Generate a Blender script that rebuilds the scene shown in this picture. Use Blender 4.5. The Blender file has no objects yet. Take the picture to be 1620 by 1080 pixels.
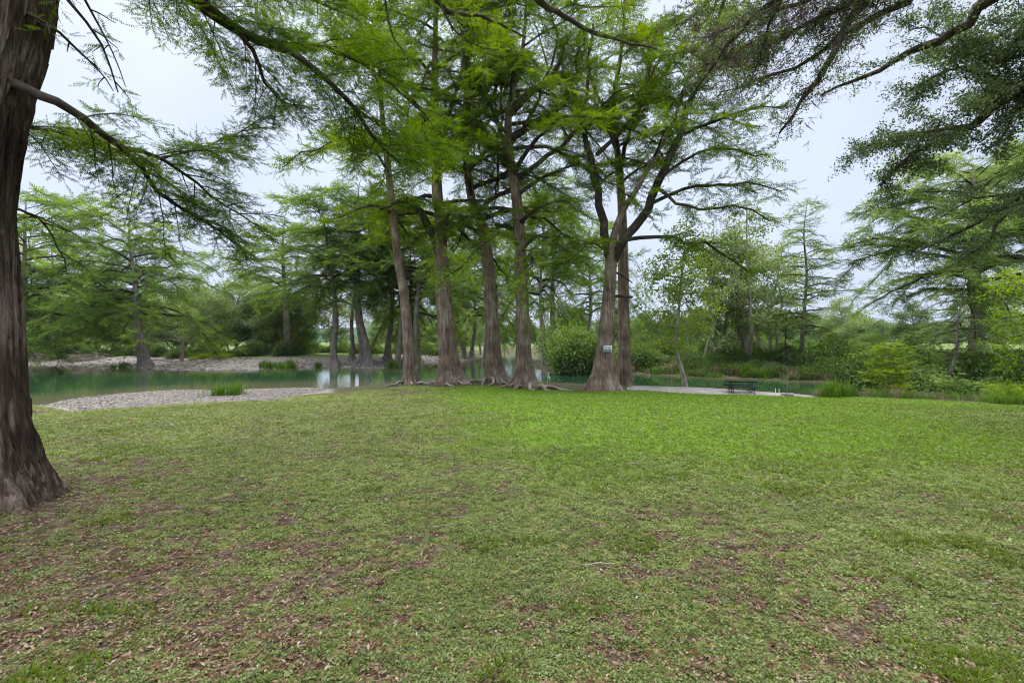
import bpy, math, random
import numpy as np
from mathutils import Vector

# ------------------------------------------------------------------ basics
F = 720.0            # focal length in photo pixels (16 mm on 36 mm)
CZ = 1.6             # camera height
WZ = -2.1            # water level
C = bpy.context.scene.collection
PI = math.pi
def rg(s): return np.random.default_rng(s)
def P(px, py, d): return ((px-810)/F*d, d, CZ+(540-py)/F*d)
def path(*p): return np.array([P(*q) for q in p], float)
def nrm(v):
    v = np.asarray(v, float); n = np.linalg.norm(v, axis=-1, keepdims=True); return v/np.maximum(n, 1e-9)

def hash2(ix, iy, s):
    h = (ix.astype(np.int64)*374761393 + iy.astype(np.int64)*668265263 + s*1442695041) & 0x7fffffff
    h = ((h ^ (h >> 13))*1274126177) & 0x7fffffff
    return ((h ^ (h >> 16)) & 0xffff)/65535.0
def vnoise(x, y, s=0):
    x = np.asarray(x, float); y = np.asarray(y, float)
    ix = np.floor(x); iy = np.floor(y); fx = x-ix; fy = y-iy
    fx = fx*fx*(3-2*fx); fy = fy*fy*(3-2*fy)
    a = hash2(ix, iy, s); b = hash2(ix+1, iy, s); c = hash2(ix, iy+1, s); d = hash2(ix+1, iy+1, s)
    return (a*(1-fx)+b*fx)*(1-fy)+(c*(1-fx)+d*fx)*fy
def fbm(x, y, s=0, o=4):
    t = 0; a = .5; n = 0
    for k in range(o):
        t = t+a*vnoise(x*2**k+17.3*k, y*2**k-9.1*k, s+k); n += a; a *= .5
    return t/n
def sst(a, b, x):
    t = np.clip((np.asarray(x, float)-a)/(b-a), 0, 1); return t*t*(3-2*t)

# ------------------------------------------------------------------ object helpers
def tag(o, label=None, cat=None, group=None, kind=None):
    if label: o['label'] = label
    if cat: o['category'] = cat
    if group: o['group'] = group
    if kind: o['kind'] = kind
    return o
def empty(name, loc, label=None, cat=None, group=None):
    o = bpy.data.objects.new(name, None); C.objects.link(o); o.location = loc
    o.empty_display_size = .3
    return tag(o, label, cat, group)
def copy_tree(root, loc, rz=0., sc=1., label=None, group=None, cat=None):
    r = root.copy(); C.objects.link(r); r.location = loc; r.rotation_euler = (0, 0, rz)
    r.scale = sc if isinstance(sc, tuple) else (sc, sc, sc)
    if label: r['label'] = label
    if group: r['group'] = group
    if cat: r['category'] = cat
    for ch in list(root.children):
        c = ch.copy(); C.objects.link(c); c.parent = r
        for g in list(ch.children):
            e = g.copy(); C.objects.link(e); e.parent = c
    return r

class MB:
    """collects vertices / faces of one mesh, with a float per vertex"""
    def __init__(s): s.v = []; s.q = []; s.t = []; s.a = []; s.n = 0
    def add(s, V, q=None, t=None, a=.5):
        V = np.asarray(V, float).reshape(-1, 3); s.v.append(V)
        if q is not None: s.q.append(np.asarray(q, np.int64).reshape(-1, 4)+s.n)
        if t is not None: s.t.append(np.asarray(t, np.int64).reshape(-1, 3)+s.n)
        s.a.append(np.broadcast_to(np.asarray(a, float), (len(V),)))
        s.n += len(V)
    def box(s, c, size, rz=0., a=.5):
        x, y, z = [k/2 for k in size]
        V = np.array([(-x,-y,-z),(x,-y,-z),(x,y,-z),(-x,y,-z),(-x,-y,z),(x,-y,z),(x,y,z),(-x,y,z)], float)
        cr, sr = math.cos(rz), math.sin(rz)
        V = np.stack([V[:,0]*cr-V[:,1]*sr, V[:,0]*sr+V[:,1]*cr, V[:,2]], 1)+np.asarray(c, float)
        s.add(V, q=[(0,3,2,1),(4,5,6,7),(0,1,5,4),(1,2,6,5),(2,3,7,6),(3,0,4,7)], a=a)
    def build(s, name, mat, parent=None, origin=(0,0,0), smooth=False):
        me = bpy.data.meshes.new(name)
        V = (np.concatenate(s.v) if s.v else np.zeros((0,3)))-np.asarray(origin, float)
        A = np.concatenate(s.a) if s.a else np.zeros(0)
        q = np.concatenate(s.q) if s.q else np.zeros((0,4), np.int64)
        t = np.concatenate(s.t) if s.t else np.zeros((0,3), np.int64)
        me.vertices.add(len(V)); me.vertices.foreach_set('co', V.astype(np.float32).ravel())
        lv = np.concatenate([q.ravel(), t.ravel()]).astype(np.int32)
        tot = np.concatenate([np.full(len(q), 4), np.full(len(t), 3)]).astype(np.int32)
        st = np.concatenate([[0], np.cumsum(tot)[:-1]]).astype(np.int32) if len(tot) else tot
        me.loops.add(len(lv)); me.loops.foreach_set('vertex_index', lv)
        me.polygons.add(len(tot)); me.polygons.foreach_set('loop_start', st); me.polygons.foreach_set('loop_total', tot)
        at = me.attributes.new('v', 'FLOAT', 'POINT'); at.data.foreach_set('value', A.astype(np.float32))
        me.update(calc_edges=True)
        if smooth: me.polygons.foreach_set('use_smooth', np.ones(len(tot), bool))
        me.materials.append(mat)
        o = bpy.data.objects.new(name, me); C.objects.link(o)
        if parent: o.parent = parent
        else: o.location = origin
        return o

def resample(pts, rad, step):
    """Catmull-Rom through pts, at about one point per step"""
    p = np.asarray(pts, float); r = np.asarray(rad, float)
    e = np.vstack([2*p[0]-p[1], p, 2*p[-1]-p[-2]]); er = np.concatenate([[r[0]], r, [r[-1]]])
    out = []; ro = []
    for i in range(1, len(e)-2):
        n = max(1, int(np.linalg.norm(e[i+1]-e[i])/step))
        u = (np.arange(n)/n)[:, None]
        a, b, c, d = e[i-1], e[i], e[i+1], e[i+2]
        out.append(.5*((2*b)+(c-a)*u+(2*a-5*b+4*c-d)*u**2+(3*b-a-3*c+d)*u**3))
        ro.append(er[i]+(er[i+1]-er[i])*u[:,0])
    out.append(p[-1:]); ro.append(r[-1:])
    return np.vstack(out), np.concatenate(ro)
def frames(p):
    t = nrm(np.gradient(p, axis=0))
    ref = np.array([0, 1., 0]) if abs(t[0,1]) < .9 else np.array([1., 0, 0])
    u = np.zeros_like(t); a = ref
    for i in range(len(t)):
        a = a-t[i]*a.dot(t[i]); a /= max(np.linalg.norm(a), 1e-9); u[i] = a
    return t, u, np.cross(t, u)
def tube(mb, p, r, n=6, mod=None, a=.5):
    """ring tube; mod(theta, s) multiplies the radius"""
    p = np.asarray(p, float); m = len(p); r = np.broadcast_to(np.asarray(r, float), (m,))
    t, u, w = frames(p)
    th = np.arange(n)/n*2*PI
    s = np.concatenate([[0], np.cumsum(np.linalg.norm(np.diff(p, axis=0), axis=1))])
    R = r[:, None]*(mod(th[None, :], s[:, None]) if mod is not None else 1.0)*np.ones((m, n))
    V = p[:, None, :]+R[..., None]*(np.cos(th)[None, :, None]*u[:, None, :]+np.sin(th)[None, :, None]*w[:, None, :])
    i = np.arange(m-1)[:, None]*n; j = np.arange(n)[None, :]; k = (j+1) % n
    q = np.stack([i+j, i+k, i+n+k, i+n+j], -1).reshape(-1, 4)
    b = mb.n
    mb.add(V.reshape(-1, 3), q=q, a=a)
    mb.add(p[-1:]+t[-1:]*r[-1], a=a)
    mb.t.append(np.stack([b+(m-1)*n+np.arange(n), b+(m-1)*n+(np.arange(n)+1) % n, np.full(n, mb.n-1)], 1))

# ------------------------------------------------------------------ leaf templates (triangles, x forward, y side, z up)
def tpl_frond(n=6, w=.05, ln=.3, seed=0):
    r = rg(seed); T = []
    for k in range(n):
        x = .06+.88*k/(n-1) if n > 1 else .5
        l = ln*(1-.65*abs(x-.35)/.65)
        for sg in (-1, 1):
            jx = r.uniform(-.03, .03); z = r.uniform(-.07, .05)
            T += [(x-w+jx, 0, 0), (x+w+jx, 0, 0), (x+.16+jx, sg*l*r.uniform(.75, 1.15), z-.05)]
    T += [(.85, .02, 0), (.85, -.02, 0), (1.1, 0, -.06)]
    return np.array(T, float)
def tpl_cluster(n=12, size=.3, asp=.5, seed=0, flat=.6):
    r = rg(seed); T = []
    for k in range(n):
        c = nrm(r.normal(size=3))*r.uniform(.15, 1)**.6; c[2] *= flat
        f = nrm(c*.5+r.normal(size=3)*.6+np.array([0, 0, -.25])); up = nrm(np.array([0, 0, 1.])+r.normal(size=3)*.55)
        sd = nrm(np.cross(up, f)); l = size*r.uniform(.7, 1.2); w = l*asp/2
        a, b, cc, d = c, c+f*l*.5+sd*w-up*l*.03, c+f*l-up*l*.1, c+f*l*.5-sd*w-up*l*.03
        T += [a, b, cc, a, cc, d]
    return np.array(T, float)
def tpl_tuft(n=7, seed=0, lean=.5, w=.05):
    r = rg(seed); T = []
    for k in range(n):
        az = r.uniform(0, 2*PI); h = r.uniform(.55, 1.); le = lean*r.uniform(.2, 1)
        d = np.array([math.cos(az), math.sin(az), 0]); s = np.array([-d[1], d[0], 0])*w; z = np.array([0, 0, 1.])
        b = d*r.uniform(0, .25); m = b+d*le*.35+z*h*.6; t = b+d*le+z*h
        T += [b-s, b+s, m+s*.7, b-s, m+s*.7, m-s*.7, m-s*.7, m+s*.7, t]
    return np.array(T, float)
class Leaves:
    def __init__(s): s.p = []; s.f = []; s.u = []; s.z = []; s.c = []
    def add(s, p, f, u, z, c):
        n = len(p); s.p.append(p); s.f.append(f); s.u.append(u)
        s.z.append(np.broadcast_to(z, (n,))); s.c.append(np.broadcast_to(c, (n,)))
    def build(s, tpls, name, mat, parent=None, origin=(0,0,0), seed=0):
        if not s.p: return None
        p = np.concatenate(s.p); f = nrm(np.concatenate(s.f)); u = np.concatenate(s.u); z = np.concatenate(s.z); c = np.concatenate(s.c)
        sd = nrm(np.cross(u, f)); up = np.cross(f, sd)
        if not isinstance(tpls, list): tpls = [tpls]
        pick = rg(seed).integers(0, len(tpls), len(p)); mb = MB()
        for k, T in enumerate(tpls):
            m = pick == k
            if not m.any(): continue
            zz = z[m][:, None, None]
            V = p[m][:, None, :]+zz*(T[None, :, 0:1]*f[m][:, None, :]+T[None, :, 1:2]*sd[m][:, None, :]+T[None, :, 2:3]*up[m][:, None, :])
            n = V.shape[0]*V.shape[1]; J = np.repeat(rg(k+7).normal(size=len(T)//6+1)*.14, 6)[:len(T)]
            mb.add(V.reshape(-1, 3), t=np.arange(n).reshape(-1, 3), a=np.clip((c[m][:, None]+J[None]).ravel(), 0, 1))
        return mb.build(name, mat, parent, origin)

# ------------------------------------------------------------------ materials
def newmat(name):
    m = bpy.data.materials.new(name); m.use_nodes = True; m.node_tree.nodes.clear()
    return m, m.node_tree.nodes, m.node_tree.links
def ramp(N, stops):
    r = N.new('ShaderNodeValToRGB'); e = r.color_ramp.elements
    while len(e) < len(stops): e.new(.5)
    for x, (p, c) in zip(e, stops): x.position = p; x.color = (*c, 1)
    return r
def leafmat(name, stops, trans=.42, gloss=.0):
    m, N, L = newmat(name)
    at = N.new('ShaderNodeAttribute'); at.attribute_name = 'v'
    r = ramp(N, stops); L.new(at.outputs['Fac'], r.inputs[0])
    d = N.new('ShaderNodeBsdfDiffuse'); t = N.new('ShaderNodeBsdfTranslucent'); mx = N.new('ShaderNodeMixShader'); mx.inputs[0].default_value = trans
    hs = N.new('ShaderNodeHueSaturation'); hs.inputs['Hue'].default_value = .485; hs.inputs['Saturation'].default_value = 1.22; hs.inputs['Value'].default_value = 1.5
    L.new(r.outputs[0], d.inputs[0]); L.new(r.outputs[0], hs.inputs['Color']); L.new(hs.outputs[0], t.inputs[0])
    L.new(d.outputs[0], mx.inputs[1]); L.new(t.outputs[0], mx.inputs[2])
    o = N.new('ShaderNodeOutputMaterial'); out = mx
    if gloss:
        g = N.new('ShaderNodeBsdfGlossy'); g.inputs['Roughness'].default_value = .45; g.inputs[0].default_value = (1, 1, 1, 1)
        m2 = N.new('ShaderNodeMixShader'); m2.inputs[0].default_value = gloss
        L.new(mx.outputs[0], m2.inputs[1]); L.new(g.outputs[0], m2.inputs[2]); out = m2
    L.new(out.outputs[0], o.inputs[0]); return m
def barkmat(name, dark, mid, light, scale=7., bump=.6, zsq=.12, streak=.55):
    m, N, L = newmat(name)
    tc = N.new('ShaderNodeTexCoord'); mp = N.new('ShaderNodeMapping'); mp.inputs['Scale'].default_value = (scale, scale, scale*zsq)
    L.new(tc.outputs['Object'], mp.inputs[0])
    n1 = N.new('ShaderNodeTexNoise'); n1.inputs['Scale'].default_value = 1.; n1.inputs['Detail'].default_value = 11; n1.inputs['Roughness'].default_value = .72; n1.inputs['Distortion'].default_value = .4
    L.new(mp.outputs[0], n1.inputs['Vector'])
    n2 = N.new('ShaderNodeTexNoise'); n2.inputs['Scale'].default_value = 1.1; n2.inputs['Detail'].default_value = 4
    L.new(tc.outputs['Object'], n2.inputs['Vector'])
    mix = N.new('ShaderNodeMath'); mix.operation = 'MULTIPLY_ADD'; mix.inputs[1].default_value = streak; 
    sub = N.new('ShaderNodeMath'); sub.operation = 'MULTIPLY'; sub.inputs[1].default_value = 1-streak
    L.new(n2.outputs['Fac'], sub.inputs[0]); L.new(n1.outputs['Fac'], mix.inputs[0]); L.new(sub.outputs[0], mix.inputs[2])
    r = ramp(N, [(.36, dark), (.5, mid), (.66, light)]); L.new(mix.outputs[0], r.inputs[0])
    b = N.new('ShaderNodeBsdfPrincipled'); b.inputs['Roughness'].default_value = .95; b.inputs['Specular IOR Level'].default_value = .15
    bp = N.new('ShaderNodeBump'); bp.inputs['Strength'].default_value = bump; bp.inputs['Distance'].default_value = .06
    L.new(n1.outputs['Fac'], bp.inputs['Height']); L.new(bp.outputs[0], b.inputs['Normal'])
    L.new(r.outputs[0], b.inputs['Base Color'])
    o = N.new('ShaderNodeOutputMaterial'); L.new(b.outputs[0], o.inputs[0]); return m
def plain(name, col, rough=.7, spec=.3, noise=0., nscale=8., bump=0.):
    m, N, L = newmat(name)
    b = N.new('ShaderNodeBsdfPrincipled'); b.inputs['Roughness'].default_value = rough; b.inputs['Specular IOR Level'].default_value = spec
    tc = N.new('ShaderNodeTexCoord'); n = N.new('ShaderNodeTexNoise'); n.inputs['Scale'].default_value = nscale; n.inputs['Detail'].default_value = 8
    n.inputs['Roughness'].default_value = .65
    L.new(tc.outputs['Object'], n.inputs['Vector'])
    c = np.array(col); r = ramp(N, [(.3, tuple(c*(1-noise))), (.7, tuple(np.minimum(c*(1+noise), .95)))])
    L.new(n.outputs['Fac'], r.inputs[0]); L.new(r.outputs[0], b.inputs['Base Color'])
    if bump:
        bp = N.new('ShaderNodeBump'); bp.inputs['Strength'].default_value = bump; bp.inputs['Distance'].default_value = .02
        L.new(n.outputs['Fac'], bp.inputs['Height']); L.new(bp.outputs[0], b.inputs['Normal'])
    o = N.new('ShaderNodeOutputMaterial'); L.new(b.outputs[0], o.inputs[0]); return m
def vramp(name, stops, rough=.9, spec=.2):
    m, N, L = newmat(name)
    at = N.new('ShaderNodeAttribute'); at.attribute_name = 'v'
    r = ramp(N, stops); L.new(at.outputs['Fac'], r.inputs[0])
    b = N.new('ShaderNodeBsdfPrincipled'); b.inputs['Roughness'].default_value = rough; b.inputs['Specular IOR Level'].default_value = spec
    L.new(r.outputs[0], b.inputs['Base Color'])
    o = N.new('ShaderNodeOutputMaterial'); L.new(b.outputs[0], o.inputs[0]); return m

M = {}
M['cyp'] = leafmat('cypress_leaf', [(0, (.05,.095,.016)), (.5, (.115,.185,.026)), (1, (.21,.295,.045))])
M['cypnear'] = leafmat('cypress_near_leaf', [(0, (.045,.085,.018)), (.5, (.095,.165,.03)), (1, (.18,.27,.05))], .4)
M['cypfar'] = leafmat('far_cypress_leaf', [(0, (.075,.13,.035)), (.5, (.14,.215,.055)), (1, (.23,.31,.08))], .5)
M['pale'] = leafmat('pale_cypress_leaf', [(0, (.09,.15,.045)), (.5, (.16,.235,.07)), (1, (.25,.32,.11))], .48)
M['oak'] = leafmat('oak_leaf', [(0, (.04,.068,.025)), (.5, (.085,.13,.045)), (1, (.15,.21,.075))], .42, .03)
M['syc'] = leafmat('sycamore_leaf', [(0, (.09,.15,.03)), (.5, (.165,.24,.045)), (1, (.26,.34,.07))], .52, .02)
M['sycpale'] = leafmat('pale_sycamore_leaf', [(0, (.13,.18,.07)), (.5, (.21,.275,.11)), (1, (.31,.37,.17))], .52, .02)
M['yel'] = leafmat('yellow_green_leaf', [(0, (.08,.145,.022)), (.5, (.155,.235,.035)), (1, (.24,.32,.06))], .5)
M['lime'] = leafmat('lime_leaf', [(0, (.13,.2,.03)), (.5, (.22,.31,.045)), (1, (.32,.4,.08))], .5)
M['bush'] = leafmat('bush_leaf', [(0, (.045,.085,.02)), (.5, (.105,.175,.035)), (1, (.18,.27,.06))], .35, .02)
M['wood'] = leafmat('woodland_leaf', [(0, (.05,.085,.03)), (.5, (.105,.155,.052)), (1, (.18,.245,.085))], .35)
M['reed'] = leafmat('reed_leaf', [(0, (.05,.1,.02)), (.5, (.09,.18,.03)), (1, (.17,.26,.06))], .35)
M['dry'] = leafmat('dry_grass_leaf', [(0, (.14,.11,.07)), (.5, (.24,.2,.13)), (1, (.36,.32,.22))], .3)
M['moss'] = leafmat('moss_strand', [(0, (.04,.03,.025)), (.5, (.095,.075,.06)), (1, (.18,.15,.12))], .2)
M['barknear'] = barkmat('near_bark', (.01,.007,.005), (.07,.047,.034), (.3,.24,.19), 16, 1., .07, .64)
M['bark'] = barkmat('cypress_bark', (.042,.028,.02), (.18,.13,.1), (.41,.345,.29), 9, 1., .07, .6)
M['barkgrey'] = barkmat('far_grey_bark', (.08,.066,.058), (.2,.17,.15), (.38,.34,.31), 5, .6, .07, .7)
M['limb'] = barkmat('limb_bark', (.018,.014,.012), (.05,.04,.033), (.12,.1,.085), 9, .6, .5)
M['barkpale'] = barkmat('sycamore_bark', (.16,.14,.11), (.3,.27,.22), (.42,.39,.34), 5, .2, .4)
M['deadwood'] = barkmat('dead_wood_bark', (.14,.11,.085), (.28,.23,.19), (.42,.37,.32), 4, .3, .4)
M['stone'] = vramp('river_stone', [(0, (.13,.112,.098)), (.5, (.275,.247,.222)), (1, (.45,.415,.385))])
M['stonenear'] = vramp('near_river_stone', [(0, (.1,.085,.072)), (.5, (.205,.18,.158)), (1, (.36,.325,.295))])
M['concrete'] = plain('pad_concrete', (.32,.295,.262), .9, .2, .35, 1.2, .15)
M['metal'] = plain('dark_metal', (.02,.022,.028), .65, .2, .2, 6)
M['signwhite'] = plain('sign_white', (.66,.7,.76), .5, .4, .06, 5)
M['ink'] = plain('sign_ink', (.06,.07,.1), .6, .3)
M['white'] = plain('white_paint', (.7,.7,.7), .6, .3)
M['hill'] = plain('wooded_hill', (.05,.085,.045), 1., .0, .5, .03)

# ------------------------------------------------------------------ terrain
near_shore = [(-260,20),(-120,24),(-60,19.8),(-24.8,23.0),(-26.2,27.2),(-26.2,29.9),(-24.8,32.5),(-20,35),(-16.2,36.3),(-13.7,34.4),(-11.8,34.8),(-8.9,36.8),(-4.8,37.6),(-.5,38),(4.75,37.2),
              (8.6,35.2),(14.4,33.3),(19,28.8),(20.5,28),(24,27),(27,24.5),(60,19),(260,8)]
far_shore = [(260,24),(70,33),(34,38.5),(28,41.5),(24,44.4),(19,47.6),(14,52.5),(9,54),(5,55),(3.4,60),(3.6,76),(6,106),(4,128),(-7,150),(-14,150),(-5.5,125),(-5,102),(-9,88),(-11,75),(-13,68),(-16,65),(-18,62.5),(-22,64),(-26,65),(-31,64.5),
             (-35,59.5),(-44,58.5),(-49,61),(-56,66),(-73,70),(-150,84),(-260,90)]
river = np.array(near_shore+far_shore, float)
def river_sd(x, y):
    """signed distance to the river bank: positive on land"""
    x = np.asarray(x, float); y = np.asarray(y, float)
    d2 = np.full(x.shape, 1e12); ins = np.zeros(x.shape, bool)
    for (ax, ay), (bx, by) in zip(river, np.roll(river, -1, 0)):
        ex, ey = bx-ax, by-ay
        t = np.clip(((x-ax)*ex+(y-ay)*ey)/(ex*ex+ey*ey), 0, 1)
        d2 = np.minimum(d2, (x-ax-t*ex)**2+(y-ay-t*ey)**2)
        if by != ay: ins ^= ((ay > y) != (by > y)) & (x < (bx-ax)*(y-ay)/(by-ay)+ax)
    d = np.sqrt(d2); return np.where(ins, -d, d)
ctl = np.array([(-23,22,-.28),(-17.9,23,-.27),(-13.7,24,-.21),(-11,27.5,0),(-8.75,30,.12),(-4.8,31.5,.18),(1.7,31,0),(4.7,30.5,-.1),(8.4,32,-.06),(11.9,29.5,-.14),
    (18.3,28,-.24),(20.9,25.5,-.15),(22.5,23.5,-.18),(23.6,21,-.22),(-4.5,33,.52),(-1.3,33.5,.56),(-7.2,32.5,.36),(.9,31.5,.23),(6.1,30.5,.06),(8.65,35,.2),
    (0,5,0),(-6,5,0),(6,5,0),(0,10,0),(-8,10,0),(8,10,0),(0,18,0),(-12,16,-.08),(12,18,-.03),(-30,15,-.2),(30,12,-.2),(-14,6,0),(16,6,0),(0,-20,0),(-40,-10,0),(40,-10,0)])
lawn_edge = np.array([(-200,14),(-60,19),(-23,22),(-17.9,23),(-13.7,24),(-11,27.5),(-8.75,30),(-7.4,31.2),(-4.8,31.4),(-1,31.2),(1.7,30.9),(4.7,30.4),(8.3,31.9),(11.9,29.5),(18.3,27.8),(20.9,25.5),(22.5,23.5),(23.6,21),(60,8),(200,-10)], float)
pad_poly = np.array([(8.0,31.6),(11.9,29.0),(18.2,27.3),(20.0,28.1),(18.7,29.1),(14.4,33.4),(8.9,35.3)], float)
def poly_sd(x, y, poly):
    d2 = np.full(np.shape(x), 1e12); ins = np.zeros(np.shape(x), bool)
    for (ax, ay), (bx, by) in zip(poly, np.roll(poly, -1, 0)):
        ex, ey = bx-ax, by-ay; t = np.clip(((x-ax)*ex+(y-ay)*ey)/(ex*ex+ey*ey), 0, 1)
        d2 = np.minimum(d2, (x-ax-t*ex)**2+(y-ay-t*ey)**2)
        if by != ay: ins ^= ((ay > y) != (by > y)) & (x < (bx-ax)*(y-ay)/(by-ay)+ax)
    d = np.sqrt(d2); return np.where(ins, -d, d)
def is_near(x, y):
    ns = np.array(near_shore, float); return y < np.interp(x, ns[:,0], ns[:,1])+1.0
def zg(x, y):
    x = np.atleast_1d(np.asarray(x, float)); y = np.atleast_1d(np.asarray(y, float))
    sd = river_sd(x, y)
    base = -.055*np.clip(y, -30, 33)
    w = 0; s = 0
    for cx, cy, dv in ctl:
        k = 1/((x-cx)**2+(y-cy)**2+1.2)**1.6; w = w+k; s = s+k*dv
    land = base+s/w+(.07*(fbm(x*.5, y*.5, 3)-.5)+.05*(fbm(x*2.2, y*2.2, 8, 3)-.5))
    sl = np.interp(x, [-24.5, -21.5, -14, -8], [.5, .075, .062, .36])
    nearz = np.minimum(land, WZ+.01+sl*sd+.02*fbm(x*3, y*3, 5))
    rise = np.where(x < -6, sst(0, 15, sd)*1.12, sst(0, 7, sd)*1.65)
    farz = WZ+.01+rise+np.clip(sd-8, 0, 120)*.006+(.22*(fbm(x*.25, y*.25, 11)-.4)+.12*(fbm(x*.9, y*.9, 12)-.5))*sst(0, 5, sd)
    z = np.where(is_near(x, y), nearz, farz)
    z = np.where(sd < 0, WZ-np.minimum(.12*-sd, 1.6), z)
    z = np.where(is_near(x, y) & (sd > -.5), np.minimum(z, WZ+.25+.0*x+np.where(poly_sd(x, y, pad_poly) < .0, 0, 9)), z)
    return z
def z1(x, y): return float(zg([x], [y])[0])

def lush_f(x, y):
    d = y
    a = sst(4.6, 9.4, d+3.2*(fbm(x*.35, y*.35, 31)-.5)+3.*(fbm(x*1.6, y*1.6, 36, 3)-.5))
    left = sst(-.5-.22*d, 2.-.12*d, x+3.*(fbm(x*.4, y*.3, 33)-.5)+3.*(fbm(x*1.5, y*1.5, 37, 3)-.5))
    right = 1-sst(9+.3*(d-8), 15+.5*(d-8), x)
    return a*left*np.maximum(right, sst(14, 20, d)*.9)
def green_f(x, y):
    g = .24*fbm(x*.55, y*.8, 41, 3)+.2*fbm(x*3., y*4., 48, 2)+.56*fbm(x*11., y*14., 45, 3)
    g = .1+.9*sst(.39, .55, g)
    tree = np.exp(-((x+6.4)**2+(y-5.0)**2)/4.5)
    leftb = np.exp(-((x+3.2)**2/3.5+(y-2.6)**2/2.4))
    return np.clip(g-.9*tree-.55*leftb, 0, 1)

def ax(segs):
    o = []
    for a, b, st in segs: o.append(np.arange(a, b, st))
    return np.concatenate(o+[[segs[-1][1]]])
def geo(a, b, n): return np.geomspace(a, b, n)
gx = np.concatenate([-geo(40, 1500, 42)[::-1], ax([(-39.5, -26, .5), (-26, 26, .16), (26, 39.5, .5)]), geo(40.2, 1500, 42)])
gy = np.concatenate([-geo(4, 120, 18)[::-1], ax([(-3, 1, .3), (1, 14, .09), (14, 40, .16), (40, 92, .7)]), geo(93, 1600, 46)])
X, Y = np.meshgrid(gx, gy); sh = X.shape
x, y = X.ravel(), Y.ravel()
Z = zg(x, y)
sd = river_sd(x, y); nr = is_near(x, y)
edge = np.interp(x, lawn_edge[:,0], lawn_edge[:,1])-y+.5*(fbm(x*1.3, y*1.3, 21)-.5)   # >0 on the lawn
a_lush = lush_f(x, y)*(edge > 0); a_green = green_f(x, y)
a_lawn = np.where(nr, sst(-.15, .25, edge), 0)
gravl = np.where(nr, (1-a_lawn)*sst(-.385, -.405, x/np.maximum(y, 1)), sst(15, 9, sd+3*(fbm(x*.2, y*.2, 23)-.5))*sst(-7, -10, x)*(y < 92))
gravl = np.where(sd < 0, sst(-3, -.2, sd)*.8*(x < -6), gravl)
meadow = np.where(nr, 0, sst(8, 14, sd)*(1-gravl))
mb = MB(); n0, n1 = sh
i = np.arange(n0-1)[:, None]*n1; j = np.arange(n1-1)[None, :]
mb.add(np.stack([x, y, Z], 1), q=np.stack([i+j, i+j+1, i+n1+j+1, i+n1+j], -1).reshape(-1, 4), a=a_lawn)
def groundmat():
    m, N, L = newmat('ground_cover')
    pos = N.new('ShaderNodeNewGeometry')
    def noise(sc, det=6, rough=.6):
        n = N.new('ShaderNodeTexNoise'); n.inputs['Scale'].default_value = sc; n.inputs['Detail'].default_value = det; n.inputs['Roughness'].default_value = rough
        L.new(pos.outputs['Position'], n.inputs['Vector']); return n.outputs['Fac']
    def attr(nm):
        a = N.new('ShaderNodeAttribute'); a.attribute_name = nm; return a.outputs['Fac']
    def mix(f, a, b):
        k = N.new('ShaderNodeMix'); k.data_type = 'RGBA'
        L.new(f, k.inputs[0]); L.new(a, k.inputs[6]); L.new(b, k.inputs[7]); return k.outputs[2]
    def rp(f, *st):
        r = ramp(N, st); L.new(f, r.inputs[0]); return r.outputs[0]
    def math_(op, a, b, clamp=False):
        k = N.new('ShaderNodeMath'); k.operation = op; k.use_clamp = clamp
        for q, v in ((0, a), (1, b)):
            if isinstance(v, (int, float)): k.inputs[q].default_value = v
            else: L.new(v, k.inputs[q])
        return k.outputs[0]
    nf = noise(9, 8, .7); nm_ = noise(1.1, 5); nl = noise(38, 4, .7)
    dirt = rp(nf, (.32, (.036,.024,.017)), (.5, (.09,.063,.046)), (.68, (.19,.15,.118)))
    weed = rp(nl, (.3, (.065,.085,.022)), (.5, (.15,.18,.045)), (.7, (.23,.26,.085)))
    lush = rp(nl, (.3, (.06,.115,.012)), (.5, (.11,.195,.02)), (.7, (.18,.285,.04)))
    gm = math_('ADD', attr('green'), math_('MULTIPLY', math_('SUBTRACT', nf, .5), 2.2), True)
    c = mix(rp(gm, (.25, (0,0,0)), (.75, (1,1,1))), dirt, weed)
    c = mix(math_('MULTIPLY', attr('lush'), math_('ADD', math_('MULTIPLY', nm_, .6), .62, True), True), c, lush)
    bank = mix(rp(nm_, (.42, (0,0,0)), (.6, (1,1,1))), rp(nf, (.3, (.05,.037,.026)), (.6, (.115,.088,.066)), (.75, (.2,.16,.13))), rp(nf, (.3, (.04,.06,.02)), (.7, (.1,.13,.045))))
    c = mix(attr('v'), bank, c)
    grav = rp(noise(5, 10, .8), (.3, (.12,.1,.085)), (.5, (.25,.22,.195)), (.66, (.41,.375,.345)))
    c = mix(attr('gravel'), c, grav)
    med = rp(noise(.25, 8, .7), (.3, (.08,.13,.03)), (.5, (.13,.18,.05)), (.68, (.2,.21,.11)))
    c = mix(attr('meadow'), c, med)
    b = N.new('ShaderNodeBsdfPrincipled'); b.inputs['Roughness'].default_value = .95; b.inputs['Specular IOR Level'].default_value = .1
    L.new(c, b.inputs['Base Color'])
    bp = N.new('ShaderNodeBump'); bp.inputs['Strength'].default_value = .8; bp.inputs['Distance'].default_value = .05
    L.new(math_('ADD', nf, math_('MULTIPLY', nl, .5)), bp.inputs['Height']); L.new(bp.outputs[0], b.inputs['Normal'])
    o = N.new('ShaderNodeOutputMaterial'); L.new(b.outputs[0], o.inputs[0]); return m
g = mb.build('ground', groundmat(), smooth=True); tag(g, 'weedy riverside lawn and banks running out to far meadow', 'ground', kind='structure')
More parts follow.
